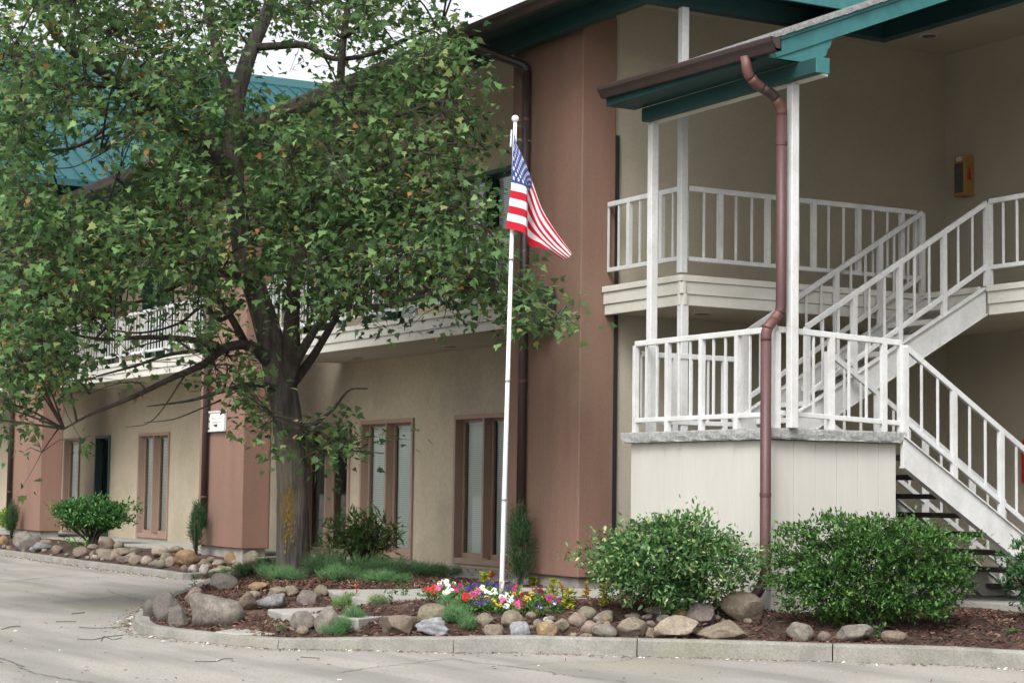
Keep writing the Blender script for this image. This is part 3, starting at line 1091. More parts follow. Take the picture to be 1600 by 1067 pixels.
# ================================================================== THINGS ON THE BUILDING
# suite sign on the second pier
sg = thing('suite_sign', (-28.85, 11.1, 2.2), 'small framed ivory sign with two grey lines on a brown pier', 'sign')
sx0, sx1, sz0, sz1 = -29.18, -28.47, 2.245, 2.51
MB().box(sx0, sx1, 11.075, 11.108, sz0, sz1).build('face', M['sign'], sg)
m = MB().box(sx0 - .03, sx1 + .03, 11.06, 11.105, sz1, sz1 + .03).box(sx0 - .03, sx1 + .03, 11.06, 11.105, sz0 - .03, sz0).box(sx0 - .03, sx0, 11.061, 11.105, sz0, sz1).box(sx1, sx1 + .03, 11.061, 11.105, sz0, sz1)
m.build('frame', M['white'], sg, bevel=.006)
MB().box(sx0 + .002, sx0 + .115, 11.072, 11.0745, sz0, sz1).build('logo_strip', material('sign_strip', (.42, .39, .36), None, .7), sg)
for z0, z1 in ((sz1 - .06, sz1 - .01), (sz0 + .12, sz0 + .16), (sz0 + .005, sz0 + .04)):
    MB().box(sx0 + .01, sx0 + .105, 11.069, 11.0718, z0, z1).build('logo_block', material('sign_block', (.09, .075, .065), None, .7), sg)
m = MB()
rr = random.Random(5)
for zc in (sz0 + .165, sz0 + .10):
    x = sx0 + .17
    while x < sx1 - .12:
        ww = rr.uniform(.012, .03)
        h = rr.choice((.022, .03, .036))
        if rr.random() > .17: m.box(x, x + ww * .6, 11.0715, 11.0746, zc, zc + h)
        x += ww + .008
m.build('lettering', M['grey'], sg)

# ochre cabinet with a red mark on the breezeway wall
cb = thing('wall_cabinet', (-17.75, 16.3, 4.9), 'ochre open sided wall cabinet with red mark beside the upper landing', 'cabinet')
yq = 16.24
zt, zb = on_y(1507, 241, yq).z, on_y(1507, 305, yq).z
xl, xr_ = on_y(1490, 270, yq).x, on_y(1507, 270, yq).x
MB().box(xl, xr_, yq, 16.395, zb, zt).build('shell', M['yellow_box'], cb, bevel=.01)
MB().box(xl + .02, xr_ - .02, yq - .004, yq - .001, zb + .04, zt - .10).build('front_opening', material('cabinet_front', (.10, .075, .055), (.055, .06, .075), .7, 9), cb)
MB().box(xl + .05, xr_ - .04, yq - .006, yq - .001, zt - .075, zt - .02).build('tag', M['white'], cb)
ym = (yq + 16.395) / 2
MB().box(xr_ + .001, xr_ + .004, ym - .028, ym + .028, zb + .19, zb + .29).box(xr_ + .001, xr_ + .004, ym - .016, ym + .016, zb + .295, zb + .33).box(xr_ + .001, xr_ + .004, ym - .028, ym - .005, zb + .335, zb + .35).build('red_mark', M['red'], cb)

# fire extinguisher at the right edge, on the lower breezeway wall
fe_p = on_y(1606, 715, 16.3)
fe = thing('fire_extinguisher', (fe_p.x, 16.3, 1.45), 'red fire extinguisher on the dark lower breezeway wall', 'extinguisher')
zs = on_y(1600, 755, 16.3).z
MB().tube([(fe_p.x, 16.3, zs), (fe_p.x, 16.3, zs + .02), (fe_p.x, 16.3, zs + .44), (fe_p.x, 16.3, zs + .50), (fe_p.x, 16.3, zs + .54)], [.06, .075, .075, .055, .025], 16).build('cylinder', M['red'], fe, smooth=True)
MB().box(fe_p.x - .03, fe_p.x + .09, 16.285, 16.315, zs + .54, zs + .57).build('handle', M['black'], fe)
MB().tube([(fe_p.x + .03, 16.28, zs + .55), (fe_p.x + .1, 16.25, zs + .45), (fe_p.x + .095, 16.25, zs + .15)], .012, 6).build('hose', M['black'], fe)

# black lantern box on the first pier
lz0, lz1 = on_y(838, 512, 10.95).z, on_y(838, 450, 10.95).z
lx0, lx1 = on_y(824, 480, 10.95).x, on_y(853, 480, 10.95).x
ln = thing('wall_lamp', ((lx0 + lx1) / 2, 11, lz0), 'black box lamp on the tall brown pier behind the branch tip', 'lamp')
MB().box(lx0, lx1, 10.94, 11.07, lz0, lz1).build('housing', M['black'], ln, bevel=.012)
MB().box(lx0 + .08, lx1 - .08, 11.07, 11.109, lz0 + .1, lz1 - .1).build('bracket', M['black'], ln)
MB().box(lx0 + .04, lx1 - .04, 10.934, 10.939, lz0 + .04, lz1 - .04).build('glass', M['lamp'], ln)

# ================================================================== FLAGPOLE AND FLAG
fp = on_ground(783, 944)
D_F = depth_of(fp)
top = at_depth(805, 192, D_F)
pole = thing('flagpole', fp, 'slim white flagpole with a pale ball top standing in the flower bed', 'flagpole')
axis = (top - fp)
def pp(t): return fp + axis * t
MB().tube([pp(-.03), pp(.02)], .024, 14).build('sleeve', M['alu'], pole, smooth=True)
MB().tube([pp(.0), pp(.02), pp(.3), pp(1.0)], [.0215, .0215, .0215, .017], 14).build('pole', M['alu'], pole, smooth=True)
MB().tube([pp(.022), pp(.05)], .0235, 14).build('label_band', material('worn_label', (.55, .53, .48), (.15, .13, .1), .7, 30, lo=.5, hi=.6), pole, smooth=True)
for t in (.215, .462, .714):
    MB().tube([pp(t), pp(t + .006)], .0235, 14).build('joint_ring', M['grey'], pole, smooth=True)
ball = MB()
bc = pp(1.0) + Vector((0, 0, .035))
rows = 10
for i in range(rows + 1):
    th = math.pi * i / rows
    for k in range(16):
        a = 2 * math.pi * k / 16
        ball.v.append(tuple(bc + Vector((math.sin(th) * math.cos(a), math.sin(th) * math.sin(a), math.cos(th))) * .034))
for i in range(rows):
    for k in range(16):
        ball.f.append((i * 16 + k, (i + 1) * 16 + k, (i + 1) * 16 + (k + 1) % 16, i * 16 + (k + 1) % 16))
ball.build('ball', M['alu'], pole, smooth=True)
MB().tube([pp(1.0), bc], .015, 10).build('neck', M['gold'], pole)
MB().tube([pp(.985) + _r * -.03, pp(.95) + _r * -.035], .008, 6).build('clip', M['alu'], pole)

# cloth: control net measured on the photo (pixels) with depth folds (metres towards the camera)
UC = [0, .2, .4, .6, .8, 1]
VC = [0, .27, .54, .77, 1]
NET = {0: [(803, 207, 0), (808, 226, .03), (824, 262, .02), (838, 314, -.10), (857, 360, -.10), (884, 392, -.06)],
       .27: [(801, 246, 0), (815, 262, .07), (831, 286, .0), (847, 327, -.02), (868, 361, .0), (893, 395, .0)],
       .54: [(799, 285, 0), (821, 292, .08), (826, 304, -.06), (842, 346, .05), (864, 376, .05), (890, 401, 0)],
       .77: [(795, 321, 0), (822, 329, .08), (825, 344, -.08), (843, 368, .04), (864, 388, .04), (885, 404, -.02)],
       1: [(790, 356, 0), (820, 365, .08), (827, 383, -.08), (850, 388, .05), (866, 397, .0), (878, 405, -.03)]}


def cr(vals, ts, t):
    vals = [np.array(v, float) for v in vals]
    i = min(max(int(np.searchsorted(ts, t, 'right')) - 1, 0), len(ts) - 2)
    u = (t - ts[i]) / (ts[i + 1] - ts[i])
    p0 = vals[i - 1] if i > 0 else 2 * vals[0] - vals[1]
    p3 = vals[i + 2] if i + 2 < len(vals) else 2 * vals[-1] - vals[-2]
    a, b, c, d = p0, vals[i], vals[i + 1], p3
    return .5 * ((2 * b) + (-a + c) * u + (2 * a - 5 * b + 4 * c - d) * u * u + (-a + 3 * b - 3 * c + d) * u ** 3)


def flag_pt(u, v):
    rows_ = [cr(NET[k], UC, u) for k in VC]
    p = cr(rows_, VC, v)
    w_ = p[2] + .012 * math.sin(u * 19 + v * 3) * u + .008 * math.sin(v * 11 + u * 6) * min(1, u * 3)
    return at_depth(p[0], p[1], D_F - .03 - w_)


RED, WHT, BLU = np.array((.50, .022, .04)), np.array((.74, .74, .78)), np.array((.045, .075, .26))
nu, nv = 130, 78
gv = np.array([[flag_pt(i / nu, j / nv) for j in range(nv + 1)] for i in range(nu + 1)])
V, F_, T = [], [], []
for i in range(nu):
    for j in range(nv):
        u, v = (i + .5) / nu, (j + .5) / nv
        c = BLU if (u < .4 and v < 7 / 13) else (RED if int(v * 13) % 2 == 0 else WHT)
        b = len(V)
        V += [gv[i, j], gv[i + 1, j], gv[i + 1, j + 1], gv[i, j + 1]]
        T += [c] * 4
        F_.append((b, b + 1, b + 2, b + 3))
flag = thing('national_flag', pp(.8), 'red, white and blue stars and stripes flag hanging from the pole', 'flag')
me_cloth = np_mesh('cloth', np.array(V), np.array(F_), M['cloth'], flag, np.array(T))
me_cloth.data.polygons.foreach_set('use_smooth', [False] * len(me_cloth.data.polygons))
sv, sf = [], []
for r_ in range(9):
    for c_ in range(6 if r_ % 2 == 0 else 5):
        uc = .4 * ((2 * c_ + 1 + (r_ % 2)) / 12)
        vc = (7 / 13) * (r_ + 1) / 10
        for side in (-1, 1):
            b = len(sv)
            ring_ = []
            for k in range(10):
                a = math.pi / 2 + k * math.pi / 5
                rad = .036 if k % 2 == 0 else .0140
                ring_.append((uc + rad * math.cos(a) / 1.667, vc - rad * math.sin(a)))
            cpt = flag_pt(uc, vc)
            e1 = flag_pt(uc + .01, vc) - cpt
            e2 = flag_pt(uc, vc + .01) - cpt
            nn = e1.cross(e2).normalized() * (.0035 * side)
            sv.append(cpt + nn)
            for u, v in ring_: sv.append(flag_pt(min(max(u, 0), 1), min(max(v, 0), 1)) + nn)
            sf += [(b, b + 1 + k, b + 1 + (k + 1) % 10) for k in range(10)]
np_mesh('stars', np.array(sv), np.array(sf), M['cloth'], flag, np.tile(np.array((.78, .78, .8)), (len(sv), 1)))

# ================================================================== VEGETATION
MAPLE = np.array([(0, 0, 0), (.10, .30, .03), (.02, .52, .02), (.32, .40, .05), (.42, .52, .02), (.52, .22, .04), (1.0, 0, -.04),
                  (.52, -.22, .04), (.42, -.52, .02), (.32, -.40, .05), (.02, -.52, .02), (.10, -.30, .03), (.36, 0, -.02)], float)
MAPLE_F = np.array([(12, i, i + 1) for i in range(0, 11)] + [(12, 11, 0)])
OVAL = np.array([(0, 0, 0), (.25, .19, .03), (.6, .20, .03), (1, 0, -.03), (.6, -.20, .03), (.25, -.19, .03), (.45, 0, -.02)], float)
OVAL_F = np.array([(6, i, (i + 1) % 6) for i in range(6)])
LANCE = np.array([(0, 0, 0), (.35, .11, .02), (1, 0, -.05), (.35, -.11, .02), (.4, 0, -.015)], float)
LANCE_F = np.array([(4, i, (i + 1) % 4) for i in range(4)])
NEEDLE = np.array([(0, .035, 0), (0, -.035, 0), (1, 0, 0), (0, 0, .05)], float)
NEEDLE_F = np.array([(0, 1, 2), (1, 3, 2), (3, 0, 2)])


def leaf_frames(axis, up_jit=.5):
    n = len(axis)
    a = axis / np.linalg.norm(axis, axis=1)[:, None]
    b = np.array([0, 0, 1.]) + RNG.normal(size=(n, 3)) * up_jit
    b -= (a * b).sum(1)[:, None] * a
    b /= np.linalg.norm(b, axis=1)[:, None] + 1e-9
    return np.stack([a, np.cross(b, a), b], 2)


def tints(n, pal, prob, jit=.18):
    t = np.array(pal)[RNG.choice(len(pal), n, p=prob)]
    return 1.28 * t * (1 + RNG.uniform(-jit, jit, (n, 1))) * (1 + RNG.uniform(-.06, .06, (n, 3)))


# ---- the maple
tb = on_ground(458, 897)
D_T = depth_of(tb)
tree = thing('maple_tree', tb, 'large leafy maple tree with a forked dark trunk in front of the balconies', 'tree')


def keep_clear(p):
    """bring a point towards the camera until it is clear of the building front"""
    p = Vector(p)
    lim = 10.25 if p.z > 6.0 else 10.85
    if p.y > lim:
        d = p - CAM
        p = CAM + d * (lim / p.y)
    return p


def limb(pxs):
    """(px, py, depth offset, radius)"""
    pts = []
    for x, y, dd, r in pxs:
        q = keep_clear(at_depth(x, y, D_T + dd))
        pts.append((q.x, q.y, q.z, r))
    return smooth_path(pts, 6)


limbs = [
    limb([(458, 905, 0, .225), (458, 880, 0, .198), (457, 800, 0, .185), (455, 720, 0, .18), (448, 650, 0, .175), (438, 600, 0, .18), (425, 540, .05, .16), (405, 470, .1, .14), (383, 400, .1, .13), (370, 320, .1, .125), (364, 240, .1, .12), (368, 160, .1, .11), (392, 80, .2, .09), (420, 10, .3, .075), (440, -80, .3, .055), (450, -180, .2, .03), (455, -260, .1, .015)]),
    limb([(446, 620, 0, .14), (455, 560, -.1, .125), (456, 500, -.2, .105), (462, 430, -.3, .09), (490, 340, -.3, .075), (522, 250, -.4, .065), (531, 180, -.5, .06), (534, 90, -.5, .05), (545, 0, -.5, .04), (560, -90, -.5, .025), (570, -170, -.5, .012)]),
    limb([(372, 300, .1, .11), (340, 245, -.1, .10), (295, 205, -.3, .095), (240, 165, -.6, .085), (180, 125, -.9, .075), (120, 85, -1.2, .06), (80, 45, -1.4, .05), (40, -20, -1.5, .035), (0, -80, -1.6, .02)]),
    limb([(190, 135, -.9, .05), (150, 133, -1.1, .04), (100, 135, -1.3, .03), (50, 120, -1.5, .02), (0, 110, -1.7, .012)]),
    limb([(366, 190, .1, .09), (348, 110, .3, .075), (330, 40, .5, .06), (318, -50, .6, .04), (310, -150, .6, .02)]),
    limb([(396, 75, .2, .055), (440, 72, .1, .05), (480, 72, 0, .045), (520, 92, -.2, .035), (580, 85, -.6, .028), (640, 60, -1.0, .02), (690, 40, -1.4, .012)]),
    limb([(425, 570, 0, .10), (390, 540, -.3, .07), (350, 545, -.6, .058), (320, 568, -.8, .048), (270, 590, -1.1, .038), (225, 612, -1.4, .032), (180, 632, -1.7, .025), (140, 648, -1.9, .018), (100, 670, -2.0, .010)]),
    limb([(352, 545, -.6, .035), (310, 548, -.9, .028), (260, 555, -1.2, .022), (210, 572, -1.4, .017), (150, 588, -1.7, .010)]),
    limb([(378, 470, -.1, .04), (345, 500, -.4, .03), (318, 478, -.6, .022), (280, 505, -.9, .017), (220, 520, -1.2, .013), (150, 512, -1.5, .007)]),
    limb([(300, 548, -1.0, .018), (270, 530, -1.1, .014), (240, 535, -1.3, .010), (200, 545, -1.4, .006)]),
    limb([(230, 612, -1.4, .014), (215, 598, -1.5, .010), (180, 600, -1.6, .007), (140, 615, -1.7, .004)]),
    limb([(345, 625, -.8, .014), (310, 640, -1.0, .010), (270, 655, -1.2, .007), (225, 660, -1.4, .004)]),
    limb([(290, 585, -1.0, .013), (240, 655, -1.2, .006), (195, 668, -1.4, .003)]),
    limb([(190, 220, -1.2, .014), (150, 245, -1.4, .010), (110, 262, -1.5, .007), (60, 262, -1.6, .004)]),
    limb([(340, 540, -.8, .05), (290, 530, -1.0, .04), (230, 527, -1.2, .03), (160, 530, -1.5, .022), (100, 520, -1.7, .012)]),
    limb([(398, 450, 0, .08), (360, 430, -.6, .065), (310, 420, -1.0, .05), (240, 400, -1.4, .04), (160, 390, -1.7, .03), (80, 395, -2.0, .02), (20, 400, -2.1, .01)]),
    limb([(388, 545, 0, .055), (350, 480, -.3, .045), (300, 440, -.4, .035), (240, 465, -.8, .025), (180, 480, -1.0, .012)]),
    limb([(452, 580, 0, .085), (480, 535, -.3, .06), (500, 505, -.5, .05), (530, 485, -.8, .042), (600, 478, -1.3, .033), (670, 462, -1.8, .026), (730, 455, -2.2, .018), (800, 462, -2.7, .010)]),
    limb([(460, 595, 0, .07), (490, 555, .2, .055), (520, 505, .3, .045), (540, 470, .3, .035), (570, 420, .2, .025), (610, 370, 0, .015)]),
    limb([(470, 400, -.3, .06), (540, 370, -.8, .045), (610, 350, -1.2, .035), (680, 330, -1.7, .025), (745, 330, -2.2, .012)]),
    limb([(531, 215, -.5, .05), (580, 190, -.9, .035), (640, 175, -1.3, .028), (690, 160, -1.6, .02), (735, 190, -2.0, .01)]),
    limb([(512, 280, -.4, .05), (570, 270, -.9, .035), (640, 240, -1.4, .025), (700, 225, -1.8, .018), (760, 235, -2.3, .008)]),
    limb([(534, 60, -.5, .035), (590, 20, -.9, .025), (650, -20, -1.2, .015)]),
    limb([(462, 690, 0, .035), (495, 660, -.2, .028), (520, 640, -.3, .022), (545, 610, -.4, .012), (575, 607, -.5, .008)]),
    limb([(465, 720, -.1, .022), (510, 700, -.3, .016), (560, 705, -.5, .010), (600, 708, -.6, .005)]),
    limb([(240, 170, -.6, .045), (180, 190, -1.0, .03), (130, 225, -1.3, .022), (80, 235, -1.6, .014), (30, 230, -1.8, .008)]),
    limb([(300, 205, -.3, .04), (200, 205, -.9, .022), (140, 222, -1.2, .016), (70, 250, -1.4, .007)]),
    limb([(440, 610, 0, .05), (400, 600, -.5, .04), (350, 610, -1.0, .03), (300, 625, -1.3, .018), (230, 635, -1.6, .008)]),
    limb([(726, 452, -2.1, .012), (790, 440, -2.6, .010), (840, 470, -2.9, .008), (890, 505, -3.1, .004)]),
]
m = MB()
for L in limbs[:1]:
    m.tube([p[:3] for p in L], [max(p[3], .004) for p in L], 18)
# root flare and bark ridges
tv = []
for (x, y, z) in m.v:
    a = math.atan2(y - tb.y, x - tb.x)
    j = .012 * noise.noise(Vector((math.cos(a) * 5, math.sin(a) * 5, z * .8))) + .01 * noise.noise(Vector((math.cos(a) * 9, math.sin(a) * 9, z * 3)))
    tv.append((x + math.cos(a) * j, y + math.sin(a) * j, z))
m.v = tv
trunk = m.build('trunk', M['bark'], tree, smooth=True)
for L in limbs[1:]:
    MB().tube([p[:3] for p in L], [max(p[3] * .9, .003) for p in L], 9).build('limb', M['bark_dark'], tree, smooth=True)
# lichen patch on the trunk
M['lichen'] = attr_mat('orange_lichen', .95, 0, .1)

lp_, lf_, lt_ = [], [], []
for _ in range(150):
    zz_ = random.gauss(1.05, .17)
    i_ = min(range(len(limbs[0])), key=lambda k: abs(limbs[0][k][2] - zz_))
    c_, r_ = Vector(limbs[0][i_][:3]), limbs[0][i_][3]
    a_ = math.atan2(-c_.y, -c_.x) + random.gauss(-.35, .28)
    lp_.append((c_.x + math.cos(a_) * (r_ + .006), c_.y + math.sin(a_) * (r_ + .006), zz_))
    lf_.append(np.array([(0, 0, 1), (-math.sin(a_), math.cos(a_), 0), (math.cos(a_), math.sin(a_), 0)]).T)
tag(scatter('lichen', OVAL, OVAL_F, np.array(lp_), np.array(lf_), RNG.uniform(.02, .06, 150), tints(150, [(.19, .12, .025), (.13, .10, .04)], [.6, .4]), M['lichen'], trunk), kind='stuff')

DENS = """
7888777776666665432 00000
788888887777776664200000
877777778655666677300000
887677888632236788400000
998778999522468887300000
986568999745898645520000
963347986679997566510000
952237998689987677520000
973258998799999998620000
898789999899999998630000
899999999899999999861000
999998788789998899864000
999864467678877667868300
999853346555433354227740
998633366642000000000000
997533357742000000000000
864311125641000000000000
632100010366431000000000
311200001257763100000000
101100000024320000000000
""".replace(' ', '').strip().split('\n')
cl = []      # clusters
LPX = []
for L in limbs[:14]:
    for q in L:
        v_ = Vector(q[:3]) - CAM
        zz_ = v_.dot(_fw)
        LPX.append((800 + FPX * v_.dot(_r) / zz_, 533.5 - FPX * v_.dot(_u) / zz_, zz_, q[3]))
LPX = np.array(LPX)
LP = np.array([p for L in limbs for p in L])       # limb points with radius
for r_ in range(-7, len(DENS)):
    y0 = -40 + r_ * 40
    row = DENS[max(r_, 0)]
    for c_ in range(24 if r_ < 0 else len(row)):
        d = int(row[c_]) if c_ < len(row) else 0
        if r_ < 0:
            xc = c_ * 40 + 20
            d = 6 if ((xc - 340) / 460) ** 2 + (r_ / 8.5) ** 2 < 1 else 0
        if not d: continue
        nleaf = 285 * (d / 9) ** 1.95
        ncl = int(nleaf / 8 + RNG.random())
        for _ in range(ncl):
            x, y = c_ * 40 + RNG.uniform(0, 40), y0 + RNG.uniform(0, 40)
            T_ = 2.4 * math.sqrt(max(.12, 1 - ((x - 370) / 520) ** 2 - max(0, (y - 350) / 480) ** 2))
            # side branches lean towards the camera away from the wall
            mid = -1.7 * abs(x - 430) / 400 - .2
            dd = mid + RNG.uniform(-1, .8) * T_
            p = keep_clear(at_depth(x, y, D_T + dd))
            if noise.noise(p * 1.7 + Vector((3, 9, 1))) < (-.2 if d > 7 else -.05) and RNG.random() < .85: continue
            if 312 < x < 368 and 622 < y < 690: continue
            k_ = np.hypot(LPX[:, 0] - x, LPX[:, 1] - y) < 10 + 160 * LPX[:, 3]
            if k_.any() and depth_of(p) < LPX[k_, 2].min() + .1 and RNG.random() < .62: continue      # the thick limbs carry no shoots on their near side
            if p.y > 10.2: p = p + (CAM - p).normalized() * RNG.uniform(0, .9)
            cl.append((p.x, p.y, p.z))
# far-left sprays continue out of the frame
for _ in range(420):
    x, y = RNG.uniform(-150, 0), RNG.uniform(-60, 680)
    p = keep_clear(at_depth(x, y, D_T - 1.8 + RNG.uniform(-1, 1)))
    cl.append(tuple(p))
cl = np.array(cl)
# twigs: clusters gathered on hubs, hubs on the nearest limb
nh = 260
hubs = cl[RNG.choice(len(cl), nh, replace=False)]
for _ in range(4):
    lab = np.argmin(((cl[:, None, :] - hubs[None]) ** 2).sum(2), axis=1)
    for h in range(nh):
        if (lab == h).any(): hubs[h] = cl[lab == h].mean(0)
tw = MB()
for h in range(nh):
    hp = Vector(hubs[h])
    # join lower and further in than the hub itself
    dist = ((LP[:, :3] - (hubs[h] + np.array((0, 0, -.25)))) ** 2).sum(1)
    a = Vector(LP[int(np.argmin(dist)), :3])
    md = a.lerp(hp, .5) + Vector((random.uniform(-.1, .1), random.uniform(-.1, .1), .06 + random.uniform(-.05, .1)))
    pt = smooth_path([tuple(a) + (.014,), tuple(md) + (.010,), tuple(hp) + (.006,)], 4)
    tw.tube([p[:3] for p in pt], [p[3] for p in pt], 5, caps=False)
    for c in cl[lab == h]:
        c = Vector(c)
        if (c - hp).length < .08: continue
        md = hp.lerp(c, .5) + Vector((random.uniform(-.05, .05), random.uniform(-.05, .05), random.uniform(-.02, .06)))
        tw.tube([hp, md, c], [.0055, .004, .002], 3, caps=False)
tw_o = tw.build('twigs', M['twig'], tree)
tag(tw_o, kind='stuff')
# leaves
per = 8
n = len(cl) * per
off = RNG.normal(size=(n, 3)) * np.array((.095, .095, .075))
pos = np.repeat(cl, per, axis=0) + off
ax = off / .1 * .8 + RNG.normal(size=(n, 3)) * .55 + np.array((0, 0, -.45))
fr = leaf_frames(ax, .45)
size = RNG.uniform(.052, .118, n)
fr[:, :, 1] *= RNG.uniform(.6, 1.05, n)[:, None]
ctone = np.repeat(RNG.uniform(.62, 1.3, len(cl)), per)[:, None]
tint = tints(n, [(.058, .110, .046), (.082, .150, .058), (.112, .190, .070), (.155, .235, .085), (.21, .235, .09)], [.24, .33, .26, .13, .04]) * ctone
# young orange growth at shoot tips
tip = np.repeat(RNG.random(len(cl)) < .075, per) & (RNG.random(n) < .6)
tint[tip] = tints(tip.sum(), [(.30, .13, .055), (.24, .15, .05), (.18, .17, .05)], [.35, .35, .3])
size[tip] *= .7
crown = scatter('crown', MAPLE, MAPLE_F, pos, fr, size, tint, M['leaf'], tree)
tag(crown, kind='stuff')


# ---- shrubs
def shrub(name, label, cat, base, rx, ry, h, z0, n, leaf, leaf_f, size, pal, prob, mat, lumps=7, stems=12, stem_r=.008, shape=1.0, tips=None, up=.6, seed=1, droop=0., group=None, ang=0., shell=.55, flat_top=False, clumps=0, clump_r=.10, boxy=False):
    """leaf cloud with a lumpy outline over branching stems"""
    rs = np.random.default_rng(seed)
    root = thing(name, base, label, cat, group)
    b = np.array(base)
    # lumps
    lc = rs.normal(size=(lumps, 3))
    lc /= np.linalg.norm(lc, axis=1)[:, None]
    lc[:, 2] = np.abs(lc[:, 2]) * 1.1 - .15
    d = rs.normal(size=(n, 3))
    d /= np.linalg.norm(d, axis=1)[:, None]
    rad = rs.random(n) ** shell
    if clumps:
        cd_ = rs.normal(size=(clumps, 3))
        cd_ /= np.linalg.norm(cd_, axis=1)[:, None]
        cr_ = rs.uniform(.05, 1.0, clumps) ** .42
        k_ = rs.integers(0, clumps, n)
        if boxy: cd_ = cd_ / ((np.abs(cd_) ** 3.4).sum(1) ** (1 / 3.4))[:, None]
        d = cd_[k_] + rs.normal(size=(n, 3)) * clump_r
        rad = cr_[k_] * np.linalg.norm(d, axis=1)
        d /= np.linalg.norm(d, axis=1)[:, None]
    lum = 1 + .20 * np.clip((d @ lc.T), 0, 1).max(1) ** 4 - .16 + rs.normal(size=n) * .05
    if clumps: lum = (1 + (.03 if boxy else .2) * np.clip(cd_ @ lc.T, 0, 1).max(1) ** 4 - (.06 if boxy else .16) + rs.normal(size=clumps) * .05)[k_]
    p = d * (rad * lum)[:, None]
    if flat_top:
        p[:, 2] = np.sign(p[:, 2]) * np.abs(p[:, 2]) ** .65
    ca, sa = math.cos(ang), math.sin(ang)
    q = np.stack([p[:, 0] * rx, p[:, 1] * ry, z0 + (p[:, 2] + 1) * .5 * (h - z0)], 1)
    q = np.stack([q[:, 0] * ca - q[:, 1] * sa, q[:, 0] * sa + q[:, 1] * ca, q[:, 2]], 1)
    pos = q + b
    out = np.stack([p[:, 0] * ca - p[:, 1] * sa, p[:, 0] * sa + p[:, 1] * ca, p[:, 2]], 1)
    ax = out * .7 + RNG.normal(size=(n, 3)) * .8 + np.array((0, 0, (up - droop) * .6))
    fr = leaf_frames(ax, .5)
    t = tints(n, pal, prob)
    if tips is not None:
        k = (rad > .82) & (RNG.random(n) < tips[1])
        t[k] = tints(k.sum(), tips[0], [1 / len(tips[0])] * len(tips[0]))
    sz = RNG.uniform(size[0], size[1], n)
    f = scatter('foliage', leaf, leaf_f, pos, fr, sz, t, mat, root)
    tag(f, kind='stuff')
    for i in range(stems):
        a = rs.uniform(0, 6.28)
        e = rs.uniform(.3, .9)
        tipp = np.array((math.cos(a) * rx * e, math.sin(a) * ry * e, h * rs.uniform(.55, .95)))
        tipp = np.array((tipp[0] * ca - tipp[1] * sa, tipp[0] * sa + tipp[1] * ca, tipp[2]))
        s0 = np.array((rs.uniform(-.12, .12) * rx, rs.uniform(-.12, .12) * ry, -.03))
        mid = s0 * .4 + tipp * .5 + np.array((rs.uniform(-.06, .06), rs.uniform(-.06, .06), .02))
        pt = smooth_path([tuple(b + s0) + (stem_r * 1.5,), tuple(b + mid) + (stem_r,), tuple(b + tipp) + (stem_r * .4,)], 4)
        MB().tube([x[:3] for x in pt], [x[3] for x in pt], 5).build('stem', M['twig'], root)
    return root


VA = math.atan2(_r.y, _r.x)       # long side of the shrubs lies across the bed
pA = on_ground(1048, 948)
pA = at_depth(1048, 948, 17.15); pA.z = ground_z(pA.x, pA.y)
shrub('laurel_shrub', 'broad light tipped green shrub before the left part of the white siding', 'shrub', pA, .74, .60, .93, .0, 16000, OVAL, OVAL_F, (.034, .064), [(.035, .085, .028), (.055, .12, .038), (.085, .165, .055), (.125, .20, .085)], [.3, .34, .24, .12], M['gloss_leaf'], lumps=9, stems=14, tips=([(.27, .31, .15), (.21, .28, .10)], .12), ang=VA, seed=3, clumps=230, clump_r=.11, droop=.25)
# a few shoots rising out of the shrub
pB = at_depth(1362, 968, 16.75); pB.z = ground_z(pB.x, pB.y)
shrub('boxleaf_shrub', 'wide dark green small leaved shrub below the lower stair flight', 'shrub', pB, .88, .40, .95, .05, 26000, OVAL, OVAL_F, (.030, .052), [(.021, .056, .015), (.034, .084, .020), (.054, .118, .029), (.09, .16, .045)], [.3, .36, .26, .08], M['gloss_leaf'], lumps=11, stems=22, stem_r=.007, ang=VA, seed=5, shell=.45, clumps=700, clump_r=.065, boxy=True, tips=([(.085, .17, .04), (.07, .14, .03)], .2))
pC = at_depth(1625, 960, 17.2); pC.z = ground_z(pC.x, pC.y)
shrub('boxleaf_shrub', 'dark green shrub cut off by the right edge below the stairs', 'shrub', pC, .42, .35, .72, .06, 2600, OVAL, OVAL_F, (.035, .06), [(.020, .06, .022), (.03, .085, .028), (.05, .115, .04)], [.4, .4, .2], M['gloss_leaf'], stems=10, ang=VA, seed=8, clumps=90)
pN = at_depth(563, 880, 25.2); pN.z = .31
shrub('nandina_shrub', 'spindly leafy shrub against the windows just right of the tree trunk', 'shrub', pN, .60, .38, .80, .05, 1500, LANCE, LANCE_F, (.09, .16), [(.05, .10, .03), (.07, .14, .04), (.11, .17, .05), (.17, .18, .07)], [.35, .35, .2, .1], M['gloss_leaf'], stems=20, stem_r=.011, ang=VA, seed=11, tips=([(.2, .16, .07), (.14, .2, .06)], .12), droop=.5)
pL = at_depth(142, 850, 35.5); pL.z = .3
shrub('holly_shrub', 'round topped shrub with bare lower twigs near the dark green door', 'shrub', pL, .82, .5, .84, .2, 7500, OVAL, OVAL_F, (.05, .09), [(.025, .075, .022), (.04, .11, .03), (.07, .16, .04)], [.36, .4, .24], M['gloss_leaf'], stems=30, stem_r=.012, ang=VA, seed=13, clumps=170, clump_r=.13)
pLL = at_depth(24, 838, 40.5); pLL.z = .3
shrub('golden_shrub', 'low bright yellow green shrub at the far left edge', 'shrub', pLL, .46, .4, .60, .08, 2200, OVAL, OVAL_F, (.05, .08), [(.12, .22, .02), (.17, .28, .03), (.07, .15, .02)], [.4, .35, .25], M['leaf'], stems=8, ang=VA, seed=17)
